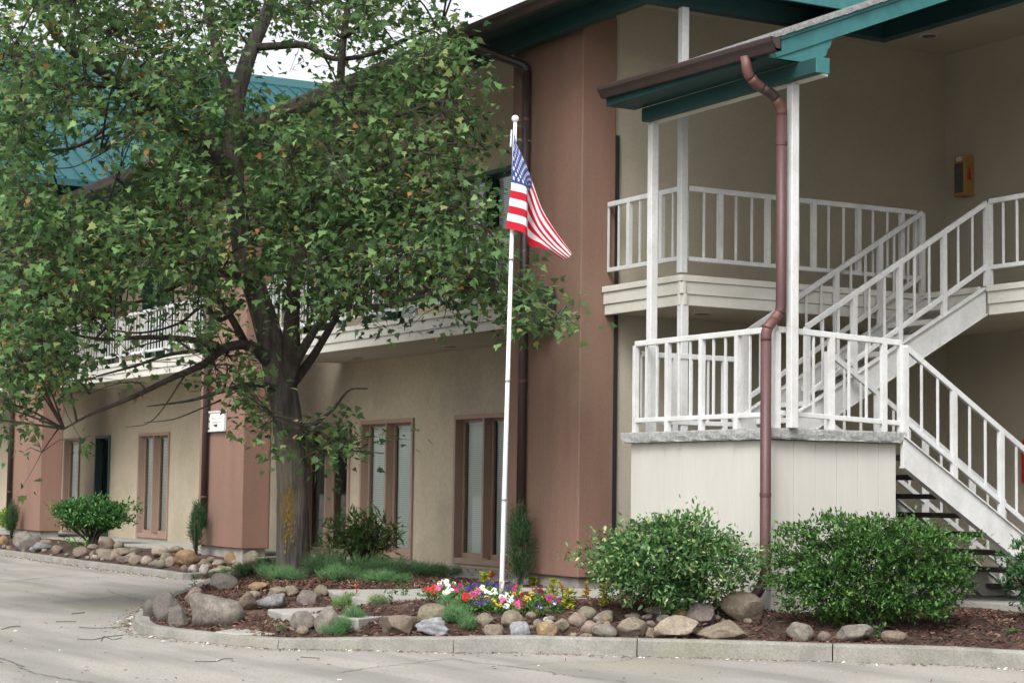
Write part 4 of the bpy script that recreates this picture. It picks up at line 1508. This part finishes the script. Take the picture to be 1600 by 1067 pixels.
for i, (px, py, dep, hw, h, lab) in enumerate(((812, 905, 22.55, .13, 1.0, 'narrow upright dark evergreen at the foot of the first pier'), (307, 872, 30.9, .105, .88, 'narrow upright evergreen at the foot of the pier with the sign'), (17, 838, 41.0, .14, .72, 'narrow upright evergreen beside the leftmost brown pier'))):
    p = on_y(px, py, 10.86); p.z = .26
    shrub('column_evergreen', lab, 'evergreen', p, hw, hw, h, .05, 3000, NEEDLE, NEEDLE_F, (.05, .11), [(.018, .045, .020), (.03, .07, .026), (.05, .095, .035), (.055, .06, .035)], [.4, .35, .15, .1], M['needle'], stems=6, up=1.8, seed=20 + i, group='narrow evergreens at the piers', shell=.4, clumps=60, clump_r=.22)


# ---- spreading juniper and small ground plants
def juniper(label, pxs, n, hmax, seed, size=(.05, .10), pal=None, name='juniper'):
    rs = np.random.default_rng(seed)
    c = on_ground(*np.mean([q[:2] for q in pxs], 0))
    root = thing(name, c, label, 'juniper')
    P_, A_ = [], []
    mm = MB()
    for x, y, rpx, hh in pxs:
        g = on_ground(x, y)
        s_ = depth_of(g) / FPX
        k = int(n * rpx * rpx * (.5 + hh) / sum(q[2] ** 2 * (.5 + q[3]) for q in pxs))
        nb = max(4, k // 70)
        for _ in range(nb):
            a = rs.uniform(0, 6.28)
            rr_ = rpx * s_ * math.sqrt(rs.random())
            e = np.array((g.x + math.cos(a) * rr_, g.y + math.sin(a) * rr_, g.z + hh * hmax * rs.uniform(.45, 1.0) * (1 - .45 * (rr_ / (rpx * s_)) ** 2)))
            s0 = np.array((g.x + math.cos(a) * rr_ * .3, g.y + math.sin(a) * rr_ * .3, g.z + .02))
            dirn = (e - s0)
            dirn /= np.linalg.norm(dirn) + 1e-6
            mm.tube([s0, e], [.006, .003], 4, caps=False)
            t = rs.uniform(.35, 1.05, 70)
            P_.append(s0 + (e - s0) * t[:, None] + rs.normal(size=(70, 3)) * .022)
            A_.append(dirn * .9 + rs.normal(size=(70, 3)) * .55 + np.array((0, 0, .25)))
    P_, A_ = np.concatenate(P_), np.concatenate(A_)
    k = len(P_)
    pal = pal or [(.05, .115, .046), (.070, .152, .058), (.10, .195, .075), (.13, .125, .07)]
    f = scatter('foliage', NEEDLE, NEEDLE_F, P_, leaf_frames(A_, .6), RNG.uniform(*size, k), tints(k, pal, [.36, .36, .2, .08]), M['needle'], root)
    tag(f, kind='stuff')
    tag(mm.build('branches', M['twig'], root), kind='stuff')
    return root


juniper('wide low spreading juniper below the windows right of the tree', [(430, 905, 34, .5), (470, 895, 44, .9), (510, 900, 42, 1.0), (560, 900, 46, .8), (610, 900, 46, .7), (655, 902, 42, .6), (695, 902, 26, .45), (530, 908, 40, .5), (450, 908, 34, .4), (600, 910, 46, .35)], 34000, .36, 31, (.03, .065))
juniper('small juniper sprig beside the step near the kerb', [(530, 988, 24, .6), (555, 975, 16, .8), (518, 993, 16, .4)], 3800, .20, 33, (.03, .06))
juniper('small juniper over the wrinkled grey rock', [(715, 975, 20, .8), (700, 965, 16, .9), (730, 985, 14, .5)], 3800, .22, 35, (.03, .06))
juniper('feathery light green plant with red blooms on the step edge', [(540, 950, 18, .7), (590, 945, 14, .4)], 2400, .2, 37, (.03, .06), [(.06, .12, .035), (.09, .16, .05), (.11, .18, .06), (.12, .13, .06)])
juniper('creeping green plant below the flat cream rock', [(352, 903, 10, .5), (380, 900, 12, .5), (410, 893, 12, .5)], 2200, .2, 39)


def leafy(label, px, py, h, w, n, pal, size, seed, name='seedling', cat='plant', group=None):
    g = on_ground(px, py)
    rs = np.random.default_rng(seed)
    root = thing(name, g, label, cat, group)
    t = rs.random(n)
    p = np.array(g) + np.stack([rs.normal(size=n) * w * .5, rs.normal(size=n) * w * .5, t * h], 1)
    ax = np.stack([rs.normal(size=n), rs.normal(size=n), rs.uniform(-.1, .8, n)], 1)
    scatter('leaves', OVAL, OVAL_F, p, leaf_frames(ax, .4), rs.uniform(*size, n), tints(n, pal, [1 / len(pal)] * len(pal)), M['leaf'], root)
    MB().tube([g, g + Vector((0, 0, h * .9))], [.005, .003], 5).build('stem', M['twig'], root)
    return root


GRN = [(.04, .10, .03), (.06, .14, .04), (.08, .17, .05)]
leafy('small seedling on top of the dark boulders by the lot', 304, 920, .17, .05, 36, GRN, (.03, .06), 41)
leafy('short green seedling on the mulch before the walkway slab', 612, 944, .13, .07, 36, GRN, (.03, .055), 42)
leafy('taller green seedling beside the walkway slab', 630, 935, .13, .04, 30, GRN, (.03, .055), 43)
leafy('single seedling between the rocks right of the wide shrub', 1374, 998, .11, .06, 34, GRN, (.03, .055), 44)
leafy('green weed at the foot of the holly shrub', 118, 858, .2, .25, 60, [(.07, .19, .03), (.09, .23, .04)], (.06, .1), 45)
leafy('low weed on the concrete step by the kerb', 442, 985, .05, .10, 50, [(.08, .12, .05), (.1, .15, .06)], (.025, .045), 46)
leafy('weed on the mulch at the right edge', 1582, 990, .03, .05, 22, GRN, (.03, .05), 47)

# ---- bedding flowers
COLS = {'red': (.55, .015, .03), 'pink': (.72, .10, .28), 'magenta': (.42, .012, .16), 'white': (.80, .80, .78), 'purple': (.055, .018, .16), 'yellow': (.70, .45, .06), 'maroon': (.16, .01, .03), 'star': (.07, .03, .20)}
PLANTS = [
    ('red petunias left of the white petunias', 'red', [(671, 922), (677, 919), (676, 925)]),
    ('pale pink petunia beside the red petunias', 'pink', [(686, 919), (689, 916)]),
    ('white petunias at the back left of the flower bed', 'white', [(691, 909), (696, 911), (700, 914), (706, 914), (699, 925), (700, 921)]),
    ('magenta petunias right of the white ones', 'magenta', [(706, 922), (711, 919), (714, 922), (720, 916)]),
    ('row of purple petunias left of the flagpole', 'purple', [(731, 920), (736, 917), (741, 915), (746, 914), (751, 912), (764, 912), (766, 909), (775, 913), (778, 917)]),
    ('large red petunia at the left end of the pink flowers', 'red', [(730, 931), (733, 935), (729, 936)]),
    ('bright pink petunias before the purple row', 'pink', [(737, 927), (742, 925), (747, 926), (750, 928), (741, 929)]),
    ('white petunias just left of the flagpole', 'white', [(754, 918), (757, 923), (760, 926), (772, 922), (774, 926)]),
    ('purple petunias in the front left clump', 'purple', [(753, 930), (756, 933), (744, 944), (752, 941), (758, 940), (763, 939)]),
    ('yellow pansies in front of the flagpole', 'yellow', [(759, 934), (763, 936), (770, 937), (774, 940), (780, 945)]),
    ('white petunias just right of the flagpole', 'white', [(788, 930), (792, 932), (797, 935), (799, 939), (790, 947)]),
    ('pink petunias right of the pole at the front', 'pink', [(786, 939), (804, 942), (808, 945), (811, 941)]),
    ('magenta petunia high behind the white ones', 'magenta', [(802, 915), (804, 918), (804, 932)]),
    ('purple petunias right behind the flagpole', 'purple', [(791, 918), (795, 919), (798, 921)]),
    ('yellow pansies right of the magenta petunia', 'yellow', [(800, 926), (813, 929), (820, 935), (822, 938), (831, 927), (848, 933)]),
    ('dark maroon pansies in the right half of the bed', 'maroon', [(815, 941), (820, 944), (844, 922), (846, 925), (822, 929)]),
    ('magenta flowers before the yellow green plumes', 'magenta', [(856, 934), (861, 934), (867, 936)]),
    ('left purple petunia with a white star', 'star', [(842, 949), (845, 950)]),
    ('right purple petunia with a white star', 'star', [(866, 943), (869, 945)]),
]
PET = np.array([(0, 0, .0)] + [(math.cos(a) * r, math.sin(a) * r, .16 + .05 * math.sin(a * 3)) for a, r in [(k * math.pi / 5, .5 if k % 2 == 0 else .40) for k in range(10)]], float)
PET_F = np.array([(0, 1 + k, 1 + (k + 1) % 10) for k in range(10)])
STAR = np.array([(0, 0, .03)] + [(math.cos(k * math.pi / 5) * (.44 if k % 2 == 0 else .09), math.sin(k * math.pi / 5) * (.44 if k % 2 == 0 else .09), .19 if k % 2 == 0 else .07) for k in range(10)], float)
toc = (CAM - fp).normalized()
for label, col, heads in PLANTS:
    if col != 'star':
        heads = heads + [(x + random.uniform(-6, 6), y + random.uniform(-3.5, 4.5)) for x, y in heads]
    xs, ys = [h[0] for h in heads], [h[1] for h in heads]
    g = on_ground(sum(xs) / len(xs), max(ys) + 9)
    root = thing('pansy_plant' if 'pans' in label else 'petunia_plant', g, label, 'flowers', 'bedding flowers round the flagpole')
    L_ = []
    for hx, hy in heads:
        c = at_depth(hx, hy, depth_of(on_ground(hx, hy + 13)))
        L_.append(c)
        ax = np.array(toc) * .9 + RNG.normal(size=3) * .35 + np.array((0, 0, .5))
        ax /= np.linalg.norm(ax)
        s1 = np.cross(ax, [0, 0, 1]); s1 /= np.linalg.norm(s1)
        frm = np.stack([s1, np.cross(ax, s1), ax], 1)[None]
        sz = np.array([RNG.uniform(.045, .064) * (.8 if col == 'yellow' else 1)])
        base_c = np.array(COLS[col]) * RNG.uniform(.85, 1.15)
        fl = scatter('flower', PET, PET_F, np.array([c]), frm, sz, base_c[None], M['petal'], root)
        if col == 'star':
            scatter('white_star', STAR, PET_F, np.array([c + Vector(ax) * .004]), frm, sz, np.array([(.75, .75, .75)]), M['petal'], fl)
        else:
            eye = {'yellow': (.03, .012, .01), 'white': (.6, .62, .4)}.get(col, tuple(base_c * .35))
            scatter('flower_eye', PET * np.array((.28, .28, .05)), PET_F, np.array([c + Vector(ax) * .005]), frm, sz, np.array([eye]), M['petal'], fl)
    n = 46 * len(heads)
    src = np.array([tuple(L_[i]) for i in RNG.integers(0, len(L_), n)])
    gz = bed_z(src[:, :2])
    tt = RNG.uniform(.05, .92, n)
    p = src + RNG.normal(size=(n, 3)) * np.array((.035, .035, .008))
    p[:, 2] = gz + (p[:, 2] - gz) * tt
    a = RNG.normal(size=(n, 3)) + np.array((0, 0, .5))
    f = scatter('foliage', OVAL, OVAL_F, p, leaf_frames(a, .4), RNG.uniform(.025, .05, n), tints(n, [(.05, .11, .035), (.08, .15, .045), (.11, .17, .05)], [.4, .4, .2]), M['leaf'], root)
    tag(f, kind='stuff')

PLUMES = [('yellow green plume plant left of the flagpole at the back', 757, 915, .14, 'y'), ('red flower spike just left of the flagpole', 768, 912, .13, 'r'), ('thin yellow plume behind the pansies', 832, 918, .12, 'y'),
          ('tall yellow green plume plant at the right end of the bed', 864, 938, .20, 'y'), ('orange flower head on the yellow green plumes', 879, 938, .14, 'o'), ('yellow green plume plant right of the star petunias', 888, 952, .17, 'y'),
          ('lone yellow plume plant before the broad shrub', 944, 947, .19, 'y'), ('orange stemmed young plant on the walkway edge', 916, 933, .14, 'o')]
for i, (label, px, py, h, kd) in enumerate(PLUMES):
    pal = {'y': [(.25, .26, .02), (.32, .30, .03), (.17, .22, .02)], 'r': [(.45, .03, .02), (.35, .08, .02)], 'o': [(.38, .14, .02), (.28, .22, .03)]}[kd]
    leafy(label, px, py, h, .045 if kd == 'y' else .022, 130 if kd == 'y' else 50, pal, (.03, .06), 60 + i, 'plume_plant', 'flowers', 'plume flowers in the bed')
leafy('orange red bloom on the light green step plant', 557, 938, .16, .02, 26, [(.5, .12, .06), (.55, .2, .1)], (.025, .04), 71, 'bloom_spike', 'flowers')
leafy('small red bloom left on the light green step plant', 540, 941, .12, .018, 14, [(.5, .03, .05)], (.025, .04), 72, 'bloom_spike', 'flowers')

# ================================================================== ROCKS
ROCKS = """
A 4 853 14 14 orange
A 8 857 14 5 grey
A 36 859 40 24 grey
A 53 856 21 18 dark
A 64 862 30 13 slate
A 70 851 20 8 tan
A 88 866 18 12 brown
A 125 871 26 14 brown
A 144 859 16 8 tan
A 165 859 24 17 brown
A 185 859 15 12 tan
A 143 872 9 10 brown
A 147.5 873 8 5 white
A 157 870 19 11 tan
A 164 875 26 14 tan
A 187 870 30 12 tan
A 180 876 20 11 pink
A 193 880 24 11 brown
A 210 866 20 10 brown
A 204 876 18 11 grey
A 211 883 22 13 tan
A 228 882.5 17 12 cream
A 250 870 30 15 cream
A 275 864 20 10 tan
A 258 877 19 12 olive
A 243 884 14 8 grey
A 251 888 18 12 olive
A 265 885 15 14 pink
A 289 884 38 21 orange
A 288 893 12 9 brown
A 301 895 16 11 white
A 318 896 15 13 white
A 317 885 18 10 tan
A 329 879 13 7 tan
A 341 886 21 10 cream
A 361 881 22 17 orange
A 369 882 16 7 cream
A 345 895 36 8 cream
A 371 889 18 9 pink
A 394 885 31 20 olive
A 425 888 23 14 tan
A 396 891 18 7 grey
A 370 899 20 9 grey
B 343 925 56 26 dark
B 302 947 30 26 brown
B 258 970 64 43 dark
B 276 979 38 29 dark
B 233 965 22 26 dark
B 331 980 90 53 grey
B 382 955 32 26 brown
B 395 936 24 12 tan
B 407 923 40 13 orange
B 432 934 32 15 tan
B 425 951 58 22 slate
B 453 931 25 14 tan
C 479 947 35 22 mauve
C 500 932 23 16 olive
C 470 985 43 27 grey
C 472 991 19 12 tan
C 511 990 43 37 grey
D 622 993 64 33 brown
D 676 976 50 28 olive
D 678 996 58 27 blue
D 757 982 28 21 tan
D 771 995 34 19 tan
D 800 982 35 25 tan
D 812 996 35 23 blue
D 830 968 17 10 tan
D 841 980 16 11 tan
D 859 972 20 9 grey
D 853 996 37 22 gold
D 876 985 27 16 olive
D 918 967 32 17 olive
D 903 980 28 20 pink
D 947 974 34 18 tan
D 921 991 29 18 pink
D 897 997 14 8 pink
D 915 997 22 7 tan
D 946 996 41 19 grey
D 992 998 55 29 tan
D 989 970 26 11 grey
D 1011 968 19 8 grey
D 1019 961 28 12 tan
D 1037 965 34 16 mauve
D 1039 975 26 13 grey
D 1016 997 14 14 tan
D 1063 971 25 18 gold
D 1065 958 22 12 brown
D 1076 953 24 13 gold
D 1100 979 54 30 mauve
D 1059 1000 67 33 cream
D 1137 1002 94 28 tan
D 1161 973 68 41 tan
D 1126 951 18 11 grey
E 1252 1002 43 26 grey
E 1289 1002 22 14 brown
E 1339 1004 58 26 grey
E 1401 1005 43 18 brown
""".strip().split('\n')
RC = {'orange': ((.34, .19, .085), (.27, .17, .09)), 'grey': ((.26, .24, .205), (.165, .152, .135)), 'dark': ((.085, .08, .077), (.14, .13, .12)), 'slate': ((.25, .26, .27), (.16, .17, .18)), 'tan': ((.27, .225, .165), (.215, .175, .13)),
      'brown': ((.21, .155, .12), (.165, .125, .10)), 'white': ((.56, .52, .48), (.45, .41, .37)), 'pink': ((.32, .235, .195), (.27, .19, .16)), 'cream': ((.42, .355, .27), (.34, .28, .21)), 'olive': ((.24, .22, .145), (.19, .17, .115)),
      'mauve': ((.20, .16, .15), (.16, .135, .13)), 'blue': ((.36, .385, .42), (.28, .30, .33)), 'gold': ((.38, .25, .11), (.28, .19, .10))}
RM = {k: material('rock_' + k, tuple(.52 * q_ + .18 * m_ for q_, m_ in zip(a, (.25, .20, .15))), tuple(.40 * q_ + .15 * m_ for q_, m_ in zip(b, (.25, .20, .15))), .85, 14, bump=.8, bscale=30, fine=.3, fscale=55, c3=tuple(.5 * v for v in b), scale3=6) for k, (a, b) in RC.items()}
ZONE = {'A': 'along the far kerb', 'B': 'at the island tip', 'C': 'beside the concrete steps', 'D': 'edging the flower bed', 'E': 'below the wide dark shrub'}
WORD = {'slate': 'slate grey', 'dark': 'dark grey', 'pink': 'pinkish', 'blue': 'blue grey', 'gold': 'golden', 'white': 'white', 'cream': 'cream', 'mauve': 'mauve brown'}


def ordinal(i):
    w_ = ['first', 'second', 'third', 'fourth', 'fifth', 'sixth', 'seventh', 'eighth', 'ninth', 'tenth', 'eleventh', 'twelfth']
    return w_[i] if i < 12 else f'{i + 1}th'


def ico(sub):
    import bmesh
    bm = bmesh.new()
    bmesh.ops.create_icosphere(bm, subdivisions=sub, radius=1)
    v = np.array([x.co[:] for x in bm.verts])
    f = np.array([[y.index for y in x.verts] for x in bm.faces])
    bm.free()
    return v, f


ICO = ico(4)
ICO3 = ico(3)
parsed = []
for L in ROCKS:
    z_, cx_, by, w_, h_, c_ = L.split()
    parsed.append((z_, float(cx_), float(by), float(w_), float(h_), c_))
for idx, (z_, cx_, by, w_, h_, c_) in enumerate(parsed):
    rs = np.random.default_rng(500 + idx)
    g = on_ground(cx_, by)
    s_ = depth_of(g) / FPX
    W, H = w_ * s_ * (1.10 if z_ == 'A' else 1.05), h_ * s_ * (1.2 if z_ == 'A' else 1.14)
    v, f = ICO if w_ > 24 else ICO3
    v = v.copy()
    big = w_ > 50 or (z_ == 'B' and w_ > 25)
    # a few cutting planes give facets, noise gives wear
    for _ in range(10 if (big or c_ in ('dark', 'slate', 'grey')) else 5):
        nn = rs.normal(size=3)
        nn /= np.linalg.norm(nn)
        cut = rs.uniform(.5, .8) if big else rs.uniform(.66, .92)
        dd = v @ nn
        over = dd > cut
        v[over] -= nn * ((dd[over] - cut) * .94)[:, None]
    sd = float(rs.uniform(0, 90))
    nse = np.array([.10 * noise.noise(Vector(q * 1.6) + Vector((sd, 0, 0))) + .045 * noise.noise(Vector(q * 4) + Vector((0, sd, 0))) + .015 * noise.noise(Vector(q * 11) + Vector((0, 0, sd))) for q in v])
    if c_ == 'blue' and w_ > 50:      # wrinkled folds
        nse += .07 * np.sin(v[:, 2] * 13 + v[:, 0] * 5 + 3 * np.array([noise.noise(Vector(q * 1.5)) for q in v]))
    v = v * (1 + nse)[:, None]
    v /= np.abs(v).max(0)
    ex = rs.uniform(.65, .9)
    zc = .18 if h_ / w_ > .5 else .1         # how deep it sits in the ground
    v = v * np.array((W / 2, W / 2 * ex, H / (2 - zc * 2) * 1.02))
    tilt = rs.uniform(-.12, .12)
    R_ = Matrix.Rotation(VA + rs.uniform(-.2, .2), 3, 'Z') @ Matrix.Rotation(tilt, 3, 'Y')
    v = v @ np.array(R_).T
    back = Vector((_fw.x, _fw.y, 0)).normalized() * (W * ex * .38)
    c = g + back
    gz_ = ground_z(c.x, c.y)
    zlow = min(g.z, gz_)
    c.z = zlow + H / 2 * (1 - zc * .5) - .05 * H
    o = np_mesh('boulder' if w_ > 45 else 'rock', v, f, RM[c_], None, None, True)
    o.location = c
    same = [p for p in parsed if p[0] == z_ and p[5] == c_]
    same.sort(key=lambda p: p[1])
    k = same.index(parsed[idx])
    size_w = 'big' if w_ > 45 else ('small' if w_ < 17 else 'rounded')
    word = WORD.get(c_, c_)
    if len(same) == 1:
        lab = f'{size_w} {word} rock {ZONE[z_]}, the only {word} one there'
    else:
        lab = f'{size_w} {word} rock {ZONE[z_]}, {ordinal(k)} {word} one from the left'
    tag(o, lab, 'rock', 'rocks edging the planting beds')

# small stones wedged between the listed ones
fill_me = []
for k in range(5):
    v = ICO3[0].copy()
    sd = 11.3 * k
    v = v * (1 + np.array([.16 * noise.noise(Vector(q * 1.7) + Vector((sd, 0, 0))) for q in v]))[:, None]
    fill_me.append(v)
rf = np.random.default_rng(77)
spots = [(rf.uniform(0, 430), None) for _ in range(34)] + [(rf.uniform(740, 1180), None) for _ in range(30)]
for k, (px, _) in enumerate(spots):
    if px < 440:
        py = np.interp(px, [0, 200, 430], [856, 878, 893]) + rf.uniform(-9, 4)
        sc = rf.uniform(7, 13)
    else:
        py = rf.uniform(966, 996)
        sc = rf.uniform(9, 16)
    g = on_ground(px, py)
    w_ = sc * depth_of(g) / FPX
    o = np_mesh('stone', fill_me[k % 5] * np.array((w_ / 2, w_ * .4, w_ * .33)), ICO3[1], RM[list(RM)[(k * 5) % len(RM)] if k % 3 else 'tan'], None, None, True)
    o.location = g + Vector((0, 0, w_ * .18))
    o.rotation_euler = (0, rf.uniform(-.3, .3), rf.uniform(0, 6))
    near = sorted(q[0] for q in spots if (q[0] < 440) == (px < 440))
    where = 'along the far kerb' if px < 440 else 'edging the flower bed'
    tag(o, f'small fill stone wedged between the rocks {where}, {ordinal(near.index(px))} from the left', 'stone', 'fill stones ' + where)

# ================================================================== LITTER ON THE LOT
n = 6500
along = RNG.uniform(0, lens[-1], n)
lp = np.array([tuple(kerb_at(s_))[:2] for s_ in along])
nrm_ = np.zeros_like(lp)
for i, s_ in enumerate(along):
    q = kerb_at(min(s_ + .1, lens[-1])) - kerb_at(max(s_ - .1, 0))
    nrm_[i] = np.array((q.y, -q.x)) / (math.hypot(q.x, q.y) + 1e-9)
lp = lp + nrm_ * (np.abs(RNG.normal(size=n)) * .10 + .012)[:, None]
n2 = 420
far = np.array([tuple(on_z(RNG.uniform(-50, 1650), RNG.uniform(870, 1085), 0))[:2] for _ in range(n2)])
far = far[~inside(far)]
lp = np.concatenate([lp, far])
lp = lp[~inside(lp)]
n = len(lp)
pos = np.concatenate([lp, np.full((n, 1), .008)], 1)
tl = tints(n, [(.07, .04, .025), (.035, .026, .02), (.16, .10, .05), (.62, .58, .50)], [.42, .34, .16, .08])
litter = scatter('leaf_litter', chip_t, chip_f, pos, rand_rot(n, .15), RNG.uniform(.012, .042, n), tl, M['chips'])
tag(litter, 'fallen leaf scraps and petals scattered along the kerb and over the lot', 'litter', kind='stuff')
TW = [('thin twig on the lot left of the boulder tip, nearest the left edge', [(2, 983), (18, 979), (32, 978)], .008), ('straight dark twig on the lot between two shorter ones', [(87, 971), (104, 971), (119, 971)], .008),
      ('long twig on the lot pointing at the island tip', [(124, 980), (150, 981), (180, 980), (205, 976)], .007), ('forked twig on the lot just before the island tip', [(121, 998), (145, 999), (165, 995), (192, 992)], .007),
      ('crooked twig lying against the forked one', [(158, 1001), (163, 994), (176, 999), (190, 996)], .006), ('slim curved twig on the lot before the concrete steps', [(304, 1033), (335, 1033), (350, 1029), (364, 1029)], .006),
      ('short stick on the lot behind the long twig', [(112, 959), (122, 958), (132, 957)], .010), ('short straight twig on the lot below the step slab', [(470, 1026), (485, 1027), (499, 1028)], .005)]
for lab, pts, r in TW:
    r *= .45
    pt = [on_z(x, y, .004) + Vector((0, 0, r * .8)) for x, y in pts]
    sp = smooth_path([tuple(q) + (r,) for q in pt], 4)
    tag(MB().tube([q[:3] for q in sp], [max(q[3], .003) for q in sp], 6).build('fallen_twig', M['twig'], None, smooth=True), lab, 'twig', 'twigs fallen on the lot')
